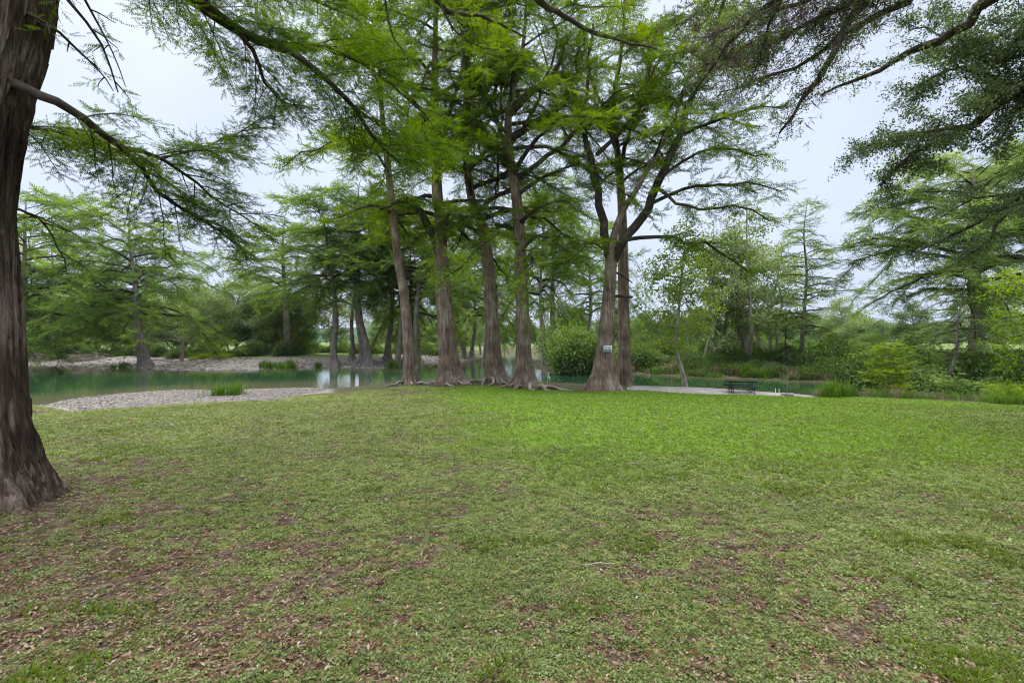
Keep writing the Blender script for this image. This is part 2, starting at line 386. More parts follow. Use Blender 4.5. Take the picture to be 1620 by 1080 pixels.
for nm, arr in (('green', a_green), ('lush', a_lush), ('gravel', gravl), ('meadow', meadow)):
    at = g.data.attributes.new(nm, 'FLOAT', 'POINT'); at.data.foreach_set('value', arr.astype(np.float32))

# water: one sheet over the river bed, mean colour follows the depth of the bed below
wx = np.concatenate([-geo(60, 255, 14)[::-1], np.arange(-58, 40, 1.), geo(41, 255, 18)]); wy = np.concatenate([np.arange(8, 90, 1.), np.arange(92, 156, 4.)])
WX, WY = np.meshgrid(wx, wy); s2 = WX.shape
dep = np.clip(-river_sd(WX.ravel(), WY.ravel())/np.interp(WX.ravel(), [-12, 0], [13, 5]), 0, 1)
wm = MB(); i = np.arange(s2[0]-1)[:, None]*s2[1]; j = np.arange(s2[1]-1)[None, :]
wq = np.stack([i+j, i+j+1, i+s2[1]+j+1, i+s2[1]+j], -1).reshape(-1, 4)
sdw = river_sd(WX.ravel(), WY.ravel()); wq = wq[(sdw[wq] < 1.6).any(1)]
wm.add(np.stack([WX.ravel(), WY.ravel(), np.full(WX.size, WZ)], 1), q=wq, a=dep)
def watermat():
    m, N, L = newmat('river_water')
    at = N.new('ShaderNodeAttribute'); at.attribute_name = 'v'
    r = ramp(N, [(0, (.12,.105,.065)), (.4, (.085,.095,.05)), (.7, (.026,.06,.028)), (1, (.015,.046,.021))]); L.new(at.outputs['Fac'], r.inputs[0])
    b = N.new('ShaderNodeBsdfPrincipled'); b.inputs['Roughness'].default_value = .015; b.inputs['IOR'].default_value = 1.33
    b.inputs['Specular IOR Level'].default_value = .5
    L.new(r.outputs[0], b.inputs['Base Color'])
    g_ = N.new('ShaderNodeNewGeometry'); mp = N.new('ShaderNodeMapping'); mp.inputs['Scale'].default_value = (.7, 2.2, 1)
    L.new(g_.outputs['Position'], mp.inputs[0])
    n = N.new('ShaderNodeTexNoise'); n.inputs['Scale'].default_value = 2.; n.inputs['Detail'].default_value = 4; L.new(mp.outputs[0], n.inputs['Vector'])
    bp = N.new('ShaderNodeBump'); bp.inputs['Strength'].default_value = .04; bp.inputs['Distance'].default_value = .08
    L.new(n.outputs['Fac'], bp.inputs['Height']); L.new(bp.outputs[0], b.inputs['Normal'])
    o = N.new('ShaderNodeOutputMaterial'); L.new(b.outputs[0], o.inputs[0]); return m
tag(wm.build('river_water', watermat()), 'calm teal green river between the gravel banks', 'river', kind='structure')

# hills far behind the meadow
hx = np.linspace(-1500, 1500, 120); hr = [(950, 0), (1020, .6), (1100, 1), (1250, .9), (1400, .2)]
hm = MB(); HV = []
for yy, k in hr: HV.append(np.stack([hx, np.full_like(hx, yy)+60*np.sin(hx/300), -6+k*(26+26*fbm(hx/260, hx*0+3, 61, 4)+ (hx > 200)*10)], 1))
HV = np.concatenate(HV); i = np.arange(4)[:, None]*120; j = np.arange(119)[None, :]
hm.add(HV, q=np.stack([i+j, i+j+1, i+120+j+1, i+120+j], -1).reshape(-1, 4))
tag(hm.build('hills', M['hill'], smooth=True), 'low wooded hills fading blue beyond the meadow', 'hills', kind='structure')

# ------------------------------------------------------------------ tree machinery
TPL_MID = [tpl_frond(6, .06, .25, s) for s in range(5)]
TPL_FAR = [tpl_frond(6, .055, .27, s+9) for s in range(3)]
TPL_NEAR = [tpl_frond(7, .05, .27, s+20) for s in range(4)]
TPL_LEAF = [tpl_cluster(12, .34, .5, s+30) for s in range(4)]
TPL_BIGLEAF = [tpl_cluster(13, .33, .8, s+40) for s in range(4)]
TPL_MOSS = [tpl_tuft(7, s+50, .35, .035) for s in range(3)]
def tpl_twig(n, seed):
    r = rg(seed); T = []
    for k in range(n):
        f = nrm(r.normal(size=3)+np.array([0, 0, -.55])); c = r.normal(size=3)*.22; sd = nrm(np.cross(f, r.normal(size=3)))*r.uniform(.025, .06)
        T += [c-sd, c+sd, c+f*r.uniform(.5, 1.1)]
    return np.array(T)
TPL_MOSS = [tpl_twig(11, s+60) for s in range(4)]

def grow(W, LV, pts, rad, lv, r, cval=None, twig=True):
    """a limb: tube plus side shoots; lv = list of dicts, one per level (last level carries leaves)"""
    p, rr = resample(pts, rad, lv[0].get('step', .5))
    n = len(p)
    if n > 3:
        jit = r.normal(size=(n, 3))*lv[0].get('wob', .03)*np.clip(np.arange(n)/4, 0, 1)[:, None]; p = p+jit
    tube(W, p, rr, lv[0].get('sides', 6))
    shoots(W, LV, p, lv, r, cval)
def shoots(W, LV, p, lv, r, cval=None):
    q = lv[0]; seg = np.linalg.norm(np.diff(p, axis=0), axis=1); s = np.concatenate([[0], np.cumsum(seg)]); Lg = s[-1]
    tang = nrm(np.gradient(p, axis=0))
    ts = np.arange(q.get('from', .2)*Lg, Lg, q['sp']); ts = ts+r.uniform(-.3, .3, len(ts))*q['sp']; ts = np.clip(ts, 0, Lg)
    for k, t in enumerate(ts):
        b = np.array([np.interp(t, s, p[:, a]) for a in range(3)]); tg = nrm(np.array([np.interp(t, s, tang[:, a]) for a in range(3)]))
        h = np.cross(tg, (0, 0, 1.)); nh = np.linalg.norm(h)
        if nh < .35: az = r.uniform(0, 2*PI); h = np.array([math.cos(az), math.sin(az), 0])
        else: h = h/nh
        sg = 1 if (k % 2) else -1
        d = nrm(tg*q.get('fwd', .55)+h*sg*r.uniform(.5, 1.)+np.array([0, 0, q.get('up', .05)])+r.normal(size=3)*q.get('rnd', .18))
        l = q['len']*(1-q.get('taper', .55)*t/Lg)*r.uniform(.5, 1.25)
        m = 5; u = np.linspace(0, 1, m)[:, None]
        pp = b+d*l*u+np.array([0, 0, -q.get('droop', .25)])*l*u**2+np.cumsum(r.normal(size=(m, 3))*.03*l, 0)*u
        c = float(np.clip((cval if cval is not None else .5)+r.normal()*.17, 0, 1))
        r0 = q.get('r', .012)
        if len(lv) > 1:
            tube(W, pp, np.linspace(r0, r0*.4, m), 4); shoots(W, LV, pp, lv[1:], r, c)
        else:
            if r0 > 0: tube(W, pp, np.linspace(r0, r0*.3, m), 3)
            nf = max(2, int(l/q['fs'])); uu = np.clip((np.arange(nf)+r.uniform(.1, .9, nf))/nf, .05, 1)
            idx = uu*(m-1); i0 = np.minimum(idx.astype(int), m-2); fr = (idx-i0)[:, None]
            fp = pp[i0]*(1-fr)+pp[i0+1]*fr
            sgn = np.where(np.arange(nf) % 2, 1., -1.)[:, None]
            hh = nrm(np.cross(d, (0, 0, 1.)))
            fd = nrm(d*.65+hh*sgn*.75+np.array([0, 0, -.12])+r.normal(size=(nf, 3))*.25)
            up = nrm(np.array([0, 0, 1.])+r.normal(size=(nf, 3))*q.get('roll', .35))
            LV.add(fp, fd, up, q['fl']*r.uniform(.6, 1.2, nf), np.clip(c+r.normal(size=nf)*.12, 0, 1))
            LV.add(pp[-1:], d[None], np.array([[0, 0, 1.]]), q['fl'], c)

def ridge_mod(seed, a0=.16, a1=.03, hf=1.3, kmin=4, kmax=9, fine=.0):
    r = rg(seed); ks = list(range(kmin, kmax)); ph = r.uniform(0, 2*PI, len(ks)); dr = r.normal(size=len(ks))*.15; am = r.uniform(.3, 1, len(ks)); am /= am.sum()
    def f(th, s):
        t = 0
        for k, p_, d_, a_ in zip(ks, ph, dr, am): t = t+a_*np.cos(k*th+p_+d_*s)
        m = 1+(a0*np.exp(-s/hf)+a1)*t*1.6
        if fine:
            m = m+fine*(np.abs(fbm(th*14+s*.25, s*1.1, seed+2, 3)-.5)*-2+.35)+fine*.5*(fbm(th*38, s*2.5, seed+5, 2)-.5)
        return m
    return f
def furrow_mod(seed):
    base = ridge_mod(seed, .2, .075, .9, 3, 10)
    def f(th, s):
        tw = th+.05*np.sin(s*.9)+.12*(fbm(s*.35+th*0, th*1.3, seed+9, 2)-.5)
        n1 = fbm(tw*9, s*.38, seed+1, 3); n2 = fbm(tw*26, s*.9, seed+3, 3)
        r1 = np.clip(np.abs(n1-.5)*5.5, 0, 1)**.7; r2 = np.clip(np.abs(n2-.5)*6, 0, 1)**.8
        return base(th, s)+.10*(r1-.78)+.036*(r2-.7)
    return f
def trunk_tube(W, pts, rad, seed, n=28, step=.35, **k):
    p, rr = resample(pts, rad, step); tube(W, p, rr, n, ridge_mod(seed, **k)); return p, rr
def add_roots(parent, base, specs, mat, seed):
    """each root a part of its tree: creeping tubes that follow the ground"""
    r = rg(seed)
    for (az, l, r0, lift) in specs:
        az = math.radians(az); l *= .68; m = 12; u = np.linspace(0, 1, m)
        a = az+np.cumsum(r.normal(size=m)*.16); st = l/m
        xs = base[0]+np.cumsum(np.cos(a))*st+math.cos(az)*.5; ys = base[1]+np.cumsum(np.sin(a))*st+math.sin(az)*.5
        zz = zg(xs, ys)+.05+r0*lift*1.7*(.6+.5*np.sin(u*9+r.uniform(0, 6)))*(1-u)-r0*.2*u
        mb = MB(); tube(mb, np.stack([xs, ys, zz], 1), 1.2*r0*(1-.7*u), 7, ridge_mod(seed+int(l*100), .1, .08)); mb.build('root', mat, parent, base, True)
def limbs_auto(W, LV, tp, tr, n, z0, Lmax, lv, r, el=.3, droop=.35, top=1., lmin=.35, skip=None, rk=.075, bias=None):
    """fill a trunk with limbs between height z0 and its top"""
    zt = tp[-1, 2]; az = r.uniform(0, 2*PI)
    for k in range(n):
        u = (k+r.uniform(0, .8))/n; z = z0+(zt-z0)*u; az += 2.4+r.normal()*.35
        b = np.array([np.interp(z, tp[:, 2], tp[:, a]) for a in range(3)]); rb = np.interp(z, tp[:, 2], tr)
        L_ = Lmax*(lmin+(1-lmin)*math.sin(PI*min(1, (u*.72*top+.28))))*r.uniform(.7, 1.15)
        if bias is not None: L_ *= 1+bias[2]*(math.cos(az)*bias[0]+math.sin(az)*bias[1])
        if skip and skip(az, u): continue
        d = np.array([math.cos(az), math.sin(az), 0]); m = 6; s = np.linspace(0, 1, m)[:, None]
        e = el*r.uniform(.4, 1.5)+.45*max(0, u-.55)
        pts = b+d*L_*s+np.array([0, 0, 1.])*(e*L_*s-(droop*r.uniform(.6, 1.3))*L_*s**2)+np.cumsum(r.normal(size=(m, 3))*.055*L_, 0)*s
        r0 = min(rb*.55, rk*L_**.8/2.2+.02)
        grow(W, LV, pts, np.linspace(r0, .02, m), lv, r, .5+r.normal()*.2)

def LVM(sub=2.3, sp=.32, fs=.1, fl=.66, droop=.3, frm=.25, r=.02, rnd=.34):   # middle-distance cypress limb
    return [dict(sp=sp, len=sub, fs=fs, fl=fl, droop=droop, r=r, **{'from': frm}, sides=6, step=.8, wob=.1, rnd=rnd, up=.1, roll=.6)]
def finish(root, W, LV, base, bark, leaf, tpl, seed, wname='trunk'):
    W.build(wname, bark, root, base, True)
    LV.build(tpl, 'crown', leaf, root, base, seed)
    return root

# ------------------------------------------------------------------ 1. the big trunk at the left edge
lb = np.array([-6.55, 5.2, 0]); lb[2] = z1(-6.55, 5.2)
r = rg(101)
root = empty('cypress_tree', lb, 'massive furrowed cypress trunk at the left edge, its base flaring onto bare soil', 'tree')
W = MB(); LV = Leaves()
tp = np.array([(-6.10,5.2,lb[2]-.3),(-6.12,5.2,lb[2]+.0),(-6.15,5.2,.1),(-6.17,5.2,.55),(-6.18,5.2,1.2),(-6.18,5.2,2.2),(-6.17,5.2,3.2),(-6.0,5.2,4.4),(-5.78,5.25,5.5),(-5.5,5.3,7.5),(-5.3,5.4,10),(-5.1,5.5,14),(-5.,5.6,18)])-np.array([.37,0,0])
trd = np.array([1.1,.93,.80,.74,.68,.64,.585,.60,.62,.55,.47,.3,.12])
p_, r_ = resample(tp, trd, .05); FM = furrow_mod(5); tube(W, p_, r_, 320, FM)
tt, uu_, ww_ = frames(p_); sl_ = np.concatenate([[0], np.cumsum(np.linalg.norm(np.diff(p_, axis=0), axis=1))])
for k in range(210):
    s0 = r.uniform(.25, 7.2); ln = r.uniform(.25, 1.3)*(1 if s0 > 1 else .6); th0 = r.uniform(0, 2*PI); m = 9
    ss = np.linspace(s0, s0+ln, m); th_ = th0+np.cumsum(r.normal(size=m))*.012; env = np.sin(np.linspace(.12, PI-.05, m))
    q = np.array([[np.interp(v, sl_, p_[:, a]) for a in range(3)] for v in ss]); rr = np.interp(ss, sl_, r_)
    mo = np.array([float(FM(np.array([[t_]]), np.array([[v]]))[0, 0]) for t_, v in zip(th_, ss)])
    U_ = np.array([[np.interp(v, sl_, uu_[:, a]) for a in range(3)] for v in ss]); W_ = np.array([[np.interp(v, sl_, ww_[:, a]) for a in range(3)] for v in ss])
    rad = U_*np.cos(th_)[:, None]+W_*np.sin(th_)[:, None]; lat = -U_*np.sin(th_)[:, None]+W_*np.cos(th_)[:, None]
    lift = .004+r.uniform(.0, .022)*np.abs(np.linspace(-1, 1, m))**3; wd = r.uniform(.008, .024)*env[:, None]
    c = q+rad*(rr*mo+lift)[:, None]; b_ = W.n
    W.add(np.stack([c-lat*wd-rad*.02, c-lat*wd*.7+rad*.006, c+lat*wd*.7+rad*.008, c+lat*wd-rad*.02], 1).reshape(-1, 3), q=[(i*4+j, i*4+j+1, i*4+j+5, i*4+j+4) for i in range(m-1) for j in range(3)])
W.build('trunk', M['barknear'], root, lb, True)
W = MB()
# levels for near limbs: shoots, then twigs with fine fronds
def LVN(l1=1.05, l2=.33, sp1=.11, sp2=.043, frm=.18, fl=.135, droop=.25):
    return [dict(sp=sp1, len=l1, droop=droop, r=.011, **{'from': frm}, sides=8, step=.2, wob=.012, rnd=.22, taper=.5), dict(sp=sp2, len=l2, fs=.042, fl=fl, droop=.3, r=.0035, **{'from': .12}, rnd=.35, taper=.5, roll=.75)]
near = LVN()
def nl(pts, r0, r1, lv=near, cv=.5): grow(W, LV, path(*pts), np.linspace(r0, r1, len(pts)), lv, r, cv)
nl([(-45,95,5.2),(30,135,5.2),(95,163,5.3),(130,185,5.5),(190,233,5.9),(222,262,6.2),(248,303,6.4),(290,330,6.7),(345,362,7.0),(390,402,7.2)], .06, .012, LVN(frm=.3))
nl([(190,233,5.9),(225,240,6.2),(258,252,6.5),(310,290,6.9),(355,325,7.3),(412,362,7.7)], .035, .01)
nl([(255,250,6.5),(300,240,6.9),(350,222,7.4),(415,192,8.)], .018, .006)
nl([(-40,180,5.3),(20,195,5.5),(80,208,6.2),(140,222,6.8),(175,235,7.4)], .03, .01)
nl([(-60,310,5.2),(15,330,5.6),(60,345,6.2),(85,375,6.6),(108,430,7.)], .02, .007, LVN(.6, .3, .3, .1))
hi = LVN(1.5, .42, .16, .06, .15, .165)
nl([(70,-260,5.3),(180,-120,5.8),(305,0,6.6),(350,30,7.0),(385,55,7.3),(440,74,7.7),(480,95,8.),(530,140,8.4),(562,172,8.8),(595,222,9.2),(635,262,9.7)], .12, .02, hi, .55)
nl([(440,74,7.7),(500,72,8.3),(560,95,9),(620,135,9.8),(680,190,10.5)], .05, .012, hi, .6)
nl([(362,36,7.1),(400,80,7.3),(418,128,7.5),(440,155,7.8),(470,168,8.2)], .04, .01, near)
nl([(560,170,8.8),(590,190,9.4),(640,220,10.2),(700,240,11)], .03, .01, hi, .6)
nl([(60,-60,5.2),(110,5,5.4),(160,70,5.8),(185,145,6.)], .025, .008, LVN(.35, .2, .35, .12))
nl([(90,-80,5.3),(135,0,5.6),(165,55,5.9),(200,140,6.2)], .02, .005, LVN(.3, .2, .4, .14))
nl([(-10,0,5.2),(65,32,5.2),(120,75,5.6),(150,105,5.9),(180,145,6.3)], .022, .006, LVN(.4, .22, .3, .12))
nl([(80,-150,5.3),(240,-90,6.2),(400,-40,7.5),(520,10,9),(600,50,10.3)], .07, .015, hi, .6)
nl([(75,-420,5.3),(300,-330,6.2),(560,-160,8),(692,0,9.2),(707,19,9.5),(746,24,10),(777,31,10.4),(830,60,11)], .1, .02, LVN(1.1, .36, .3, .12))
nl([(75,-520,5.3),(400,-380,6.4),(700,-130,8.4),(851,0,9.5),(878,15,9.8),(929,47,10.3),(968,62,10.8),(1040,78,11.6)], .11, .02, LVN(1.0, .34, .34, .12))
nl([(560,-160,8),(600,-40,8.3),(622,60,8.7),(650,90,9.)], .03, .008, LVN(.6, .28, .3, .12))
nl([(692,0,9.2),(720,50,9.5),(755,72,10),(790,80,10.5)], .025, .008, LVN(.6, .28, .3, .12))
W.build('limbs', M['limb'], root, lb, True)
LV.build(TPL_NEAR, 'crown', M['cypnear'], root, lb, 1)

# ------------------------------------------------------------------ 2. the row of cypresses at the lawn's far edge
def riverside(px, py, d, trunk, rads, label, seed, limbs=(), auto=None, roots=(), lv=None, a0=.2, leaf='cyp', hf=1.2, k0=.68, k1=.66, lead=0):
    base = np.array(P(px, py, d)); base[2] = z1(base[0], base[1])
    rt = empty('cypress_tree', base, label, 'tree'); r = rg(seed); W = MB(); LV = Leaves(); lv = lv or LVM()
    pts = path(*[(a, b, d+(c if len(q) else 0)) for (a, b, *q) in trunk for c in [q[0] if q else 0]])
    pts[0, 2] = base[2]-.25
    p_, r_ = trunk_tube(W, pts, np.array(rads)/F*d*np.linspace(k0, k1, len(rads)), seed, a0=a0, hf=hf, n=40, step=.3, a1=.035)
    WT = W; W = MB()
    for lp, r0, r1, *q in limbs:
        pp = path(*[(a, b, d+(c[0] if c else 0)) for (a, b, *c) in lp])
        grow(W, LV, pp, np.linspace(r0/F*d, r1/F*d, len(lp)), q[0] if q else lv, r, .5+r.normal()*.1)
    if auto: limbs_auto(W, LV, p_, r_, lv=lv, r=r, **auto)
    for k in range(lead):
        z = base[2]+(p_[-1, 2]-base[2])*r.uniform(.42, .6); b = np.array([np.interp(z, p_[:, 2], p_[:, q]) for q in range(3)]); rb = np.interp(z, p_[:, 2], r_)
        a_ = r.uniform(0, 6.28)+k*2.1; L_ = r.uniform(9, 12); m = 7; u = np.linspace(0, 1, m)[:, None]; d_ = np.array([math.cos(a_), math.sin(a_)*.8, 0])
        pp = b+d_*L_*(.75*u-.2*u**2)+np.array([0, 0, L_])*(.55*u+.25*u**2)+np.cumsum(r.normal(size=(m, 3))*.05*L_, 0)*u
        grow(W, LV, pp, np.linspace(rb*.62, .04, m), [dict(sp=1.05, len=4.6, droop=.45, r=.06, **{'from': .25}, sides=8, step=.7, wob=.08, up=.3, rnd=.35, taper=.4), dict(sp=.32, len=1.9, fs=.1, fl=.66, droop=.3, r=.016, **{'from': .2}, rnd=.35, roll=.6, up=.05)], r, .5)
    WT.build('trunk', M['bark'], rt, base, True)
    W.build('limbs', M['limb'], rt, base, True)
    LV.build(TPL_MID, 'crown', M[leaf], rt, base, seed)
    add_roots(rt, base, roots, M['deadwood'], seed+3)
    return rt
# slim leaning stem
riverside(650, 606, 32.5, [(650,609),(650,600),(648,575),(646,540),(640,470),(630,410),(622,340),(612,250),(602,150),(600,60),(600,-40)], [17,14.5,11,10,9,8,7.5,6,4.5,3,1.5],
    'slim cypress leaning left, thinnest trunk of the row at the lawn edge', 201,
    auto=dict(n=20, z0=9.5, Lmax=6.5, el=.45, droop=.6), roots=[(200, 2.2, .1, 1), (330, 1.6, .08, 1), (-80, 1.5, .07, .8)], k0=.78, k1=.78)
# stout forked trunk
riverside(712, 602, 33, [(714,606),(713,598),(711,580),(708,540),(702,470),(698,400),(697,340),(692,310),(690,230),(688,120),(690,0),(694,-90)], [40,33,26,21,18.5,15.5,13.5,13,10,7.5,5,2],
    'stout pale-brown cypress forking high, thickest trunk of the row', 202,
    limbs=[([(700,415),(685,372),(668,338),(650,322),(632,318,-1),(600,330,-2)], 9, 2)],
    auto=dict(n=29, z0=9.0, Lmax=8.5, el=.5, droop=.65), lead=3, roots=[(250, 2.6, .13, 1.2), (300, 2.4, .12, 1.1), (210, 2.8, .1, .9), (340, 2.5, .14, 1.2), (185, 2.2, .1, .8)])
# third
riverside(782, 601, 33.5, [(785,606),(784,596),(782,575),(780,540),(776,470),(770,400),(760,350),(745,310),(736,220),(740,100),(745,-20),(748,-80)], [36,27,20,17,15.5,13.5,11.5,10,8,6,3,1.5],
    'reddish cypress trunk with roots spread wide, between stout and ringed trunks', 203,
    auto=dict(n=27, z0=8.4, Lmax=8., el=.5, droop=.65), lead=3, roots=[(260, 3., .14, 1.4), (225, 3.4, .12, 1.2), (300, 2.4, .13, 1.3), (200, 3.2, .12, 1.), (330, 2.2, .12, 1.2), (280, 1.8, .1, 1.5)], k0=.7, k1=.62)
# fourth, with crooked limbs
riverside(830, 611, 31.5, [(832,614),(831,604),(829,580),(828,540),(826,470),(824,400),(818,320),(808,260),(804,210),(806,170),(820,110),(830,50),(835,-60)], [44,32,21,17,15,13.5,12,10.5,9,8,6,4,1.5],
    'cypress with horizontally ringed bark and thick arching roots at its foot', 204,
    limbs=[([(806,180),(840,146),(868,132),(882,105),(893,70,1)], 7, 2.5), ([(805,222),(848,192),(888,162),(908,112),(915,60,1)], 6, 2),
           ([(803,262),(775,222,-1),(742,196,-1.5),(700,182,-2),(668,192,-2.5),(630,205,-3)], 6.5, 1.5), ([(822,390),(800,372,-2),(770,378,-4),(730,420,-5),(700,440,-6)], 3, .8),
           ([(824,400),(850,372,-2),(890,388,-3.5),(930,420,-4.5)], 3, .8), ([(826,420),(840,400,-2.5),(836,430,-5),(828,470,-6)], 2.5, .7), ([(800,235),(782,180),(760,150,1),(720,120,1)], 4, 1)],
    auto=dict(n=29, z0=8.6, Lmax=8.5, el=.45, droop=.65), lead=2, roots=[(290, 3.0, .17, 1.7), (320, 3.2, .18, 1.6), (340, 4.2, .14, 1.), (250, 2.4, .13, 1.4), (215, 2.6, .12, 1.2), (10, 3.4, .13, .8)])
# fifth: the sign tree
lo = LVM(2.2, .28, .105, .64, .2, .26)
T5 = riverside(955, 616, 30.5, [(953,621),(953,612),(955,592),(956,565),(958,540),(963,470),(966,425),(968,400),(972,370),(985,335),(1008,298),(1030,258),(1058,208),(1080,150),(1095,90),(1105,0)], [42,34,24.5,19.5,17,13.5,13,13,8,7,6,5.5,4.5,3.5,2.5,1.5],
    'cypress with a small white sign nailed to its broad flared trunk', 205,
    limbs=[([(970,412),(988,376,-.5),(1020,335,-1),(1046,287,-1.5),(1066,240,-2),(1085,186,-2),(1100,130,-2),(1130,60,-2),(1150,-10,-2)], 8.5, 2.5, lo),
           ([(964,408),(953,352),(945,300),(936,252),(925,210,.5),(921,170,.5),(930,110,1),(940,40,1)], 7.5, 2, lo),
           ([(944,245),(975,215),(1018,162,.5),(1050,120,1),(1080,60,1.5)], 4, 1.5, lo),
           ([(985,380,-.5),(1040,373,-1.5),(1090,382,-2),(1140,398,-2.5),(1185,432,-3)], 3.5, 1, lo), ([(1030,322,-1),(1080,300,-1),(1140,294,-1),(1200,290,-1),(1236,302,-1)], 3.2, .8, lo),
           ([(1076,215,-2),(1130,190,-2),(1180,176,-2),(1230,166,-2)], 2.8, .8, lo), ([(1052,275,-1.5),(1105,240,-2.5),(1160,235,-3),(1215,245,-3.5)], 2.6, .8, lo),
           ([(1040,298,-1.4),(1090,330,-2.5),(1160,325,-3),(1215,345,-3.5)], 2.6, .8, lo), ([(1095,140,-2),(1150,90,-2),(1210,70,-2)], 2.4, .8, lo), ([(922,180,.5),(900,140,1),(880,80,2)], 2.5, .8, lo),
           ([(968,405),(940,385,-1.5),(915,392,-3),(890,420,-4)], 2.2, .7, lo), ([(972,430),(985,436,-.4),(1000,447,-.6)], 2, .9, [dict(sp=.8, len=.5, fs=.5, fl=.01, r=.01)]),
           ([(970,470),(978,468,-.2),(1000,470,-.3)], 3.6, 2.2, [dict(sp=2, len=.3, fs=.5, fl=.01, r=.01)])],
    auto=dict(n=22, z0=13., Lmax=6., el=.45, droop=.45), roots=[], a0=.22, hf=1.6, k0=.82, k1=.58)
riverside(988, 607, 35, [(989,611),(989,604),(988,575),(987,520),(986,420),(984,330),(978,250),(970,190),(975,130),(985,60),(990,-40),(992,-80)], [19,17,15,13.5,12,10,8,6.5,5,3.5,2,1],
    'straight cypress trunk just behind the sign tree beside the concrete pad', 206,
    limbs=[([(976,240),(960,190),(945,150),(930,100)], 4, 1.5), ([(980,270),(1000,200),(1020,130),(1030,50)], 4, 1.5)],
    auto=dict(n=20, z0=13.5, Lmax=6.5, el=.5, droop=.5), roots=[], a0=.1)

# ------------------------------------------------------------------ 3. generic trees that are copied
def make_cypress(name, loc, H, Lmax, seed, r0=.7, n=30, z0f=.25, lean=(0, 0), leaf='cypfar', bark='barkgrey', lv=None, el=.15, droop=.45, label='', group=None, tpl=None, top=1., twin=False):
    base = np.array((loc[0], loc[1], z1(loc[0], loc[1])))
    rt = empty(name, base, label, 'tree', group); r = rg(seed); W = MB(); LV = Leaves()
    hs = np.array([-.02, .02, .05, .12, .3, .55, .8, 1.])*H; rr = np.array([2.3, 1.7, 1.3, 1.05, .85, .6, .35, .1])*r0
    wob = np.cumsum(r.normal(size=(8, 2))*.012*H, 0)*np.array([0, 0, .2, .4, 1, 1, 1, 1])[:, None]
    tp = np.stack([base[0]+lean[0]*np.abs(hs)**1.3/H**.3+wob[:, 0], base[1]+lean[1]*hs+wob[:, 1], base[2]+hs], 1)
    p_, r_ = trunk_tube(W, tp, rr, seed, n=20, step=.6, a0=.22)
    WT = W; W = MB()
    limbs_auto(W, LV, p_, r_, n, base[2]+z0f*H, Lmax, lv or [dict(sp=.6, len=3.0, fs=.17, fl=1.2, droop=.3, r=.03, **{'from': .25}, sides=5, step=1.2, wob=.12, rnd=.35, roll=.6, up=.1)], r, el=el, droop=droop, top=top)
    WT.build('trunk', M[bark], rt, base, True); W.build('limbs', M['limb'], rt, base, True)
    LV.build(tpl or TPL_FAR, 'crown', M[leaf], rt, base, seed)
    return rt
def make_broad(name, loc, H, R, seed, leaf='wood', bark='barkgrey', n=26, z0f=.25, cs=.8, per=.5, tpl=None, label='', group=None, cat='tree', lean=(0, 0), r0=None, stems=1, conic=0., upr=.55, dens=1., tpts=None):
    base = np.array((loc[0], loc[1], z1(loc[0], loc[1])))
    rt = empty(name, base, label, cat, group); r = rg(seed); WT = MB(); W = MB(); LV = Leaves(); r0 = r0 or H*.016
    for st in range(stems):
        off = r.normal(size=2)*(.25 if stems > 1 else 0); hs = np.linspace(0, 1, 7)*H*(1 if st == 0 else r.uniform(.7, .95)); hs[0] = -.2
        sp = (r.normal(size=2)*.13 if stems > 1 else np.zeros(2))
        wob = np.cumsum(r.normal(size=(7, 2))*.022*H, 0); wob[0] = 0
        tp = np.stack([base[0]+off[0]+(lean[0]+sp[0])*hs+wob[:, 0], base[1]+off[1]+(lean[1]+sp[1])*hs+wob[:, 1], base[2]+hs], 1)
        if tpts is not None: tp = path(*tpts); tp[0, 2] = base[2]-.2
        p_, r_ = trunk_tube(WT, tp, r0*np.array([1.5, 1, .85, .7, .5, .3, .1]), seed+st, n=12, step=.5, a0=.1)
        az = r.uniform(0, 6); nn = max(4, n//stems)
        for k in range(nn):
            u = z0f+(1-z0f)*((k+r.uniform(0, 1))/nn); az += 2.4+r.normal()*.4; z = base[2]+u*hs[-1]
            b = np.array([np.interp(z, p_[:, 2], p_[:, a]) for a in range(3)])
            prof = math.sin(PI*min(1, .18+.82*(u-z0f)/(1-z0f)*.93))*(1-conic)+conic*(1.02-(u-z0f)/(1-z0f))
            L_ = R*max(.15, prof)*r.uniform(.65, 1.2); d = np.array([math.cos(az), math.sin(az), 0])
            m = 5; s = np.linspace(0, 1, m)[:, None]
            pts = b+d*L_*s+np.array([0, 0, upr*L_])*s*r.uniform(.4, 1.2)+np.array([0, 0, -.25*L_])*s**2+np.cumsum(r.normal(size=(m, 3))*.06*L_, 0)*s
            tube(W, pts, np.linspace(r0*.35, .012, m), 5)
            cv = .5+r.normal()*.2
            nc = int(max(4, L_*5/per*dens)); uu = r.uniform(.2, 1.03, nc)
            q = np.stack([np.interp(uu, s[:, 0], pts[:, a]) for a in range(3)], 1)+r.normal(size=(nc, 3))*np.array([.28, .28, .2])*(.6+L_*.22)
            f = nrm(d+r.normal(size=(nc, 3))*.8+np.array([0, 0, -.2])); up = nrm(np.array([0, 0, 1.])+r.normal(size=(nc, 3))*.5)
            LV.add(q, f, up, cs*r.uniform(.6, 1.2, nc), np.clip(cv+r.normal(size=nc)*.16, 0, 1))
    WT.build('trunk', M[bark], rt, base, True); W.build('limbs', M['limb' if bark != 'barkpale' else 'barkpale'], rt, base, True)
    LV.build(tpl or TPL_LEAF, 'crown', M[leaf], rt, base, seed)
    return rt
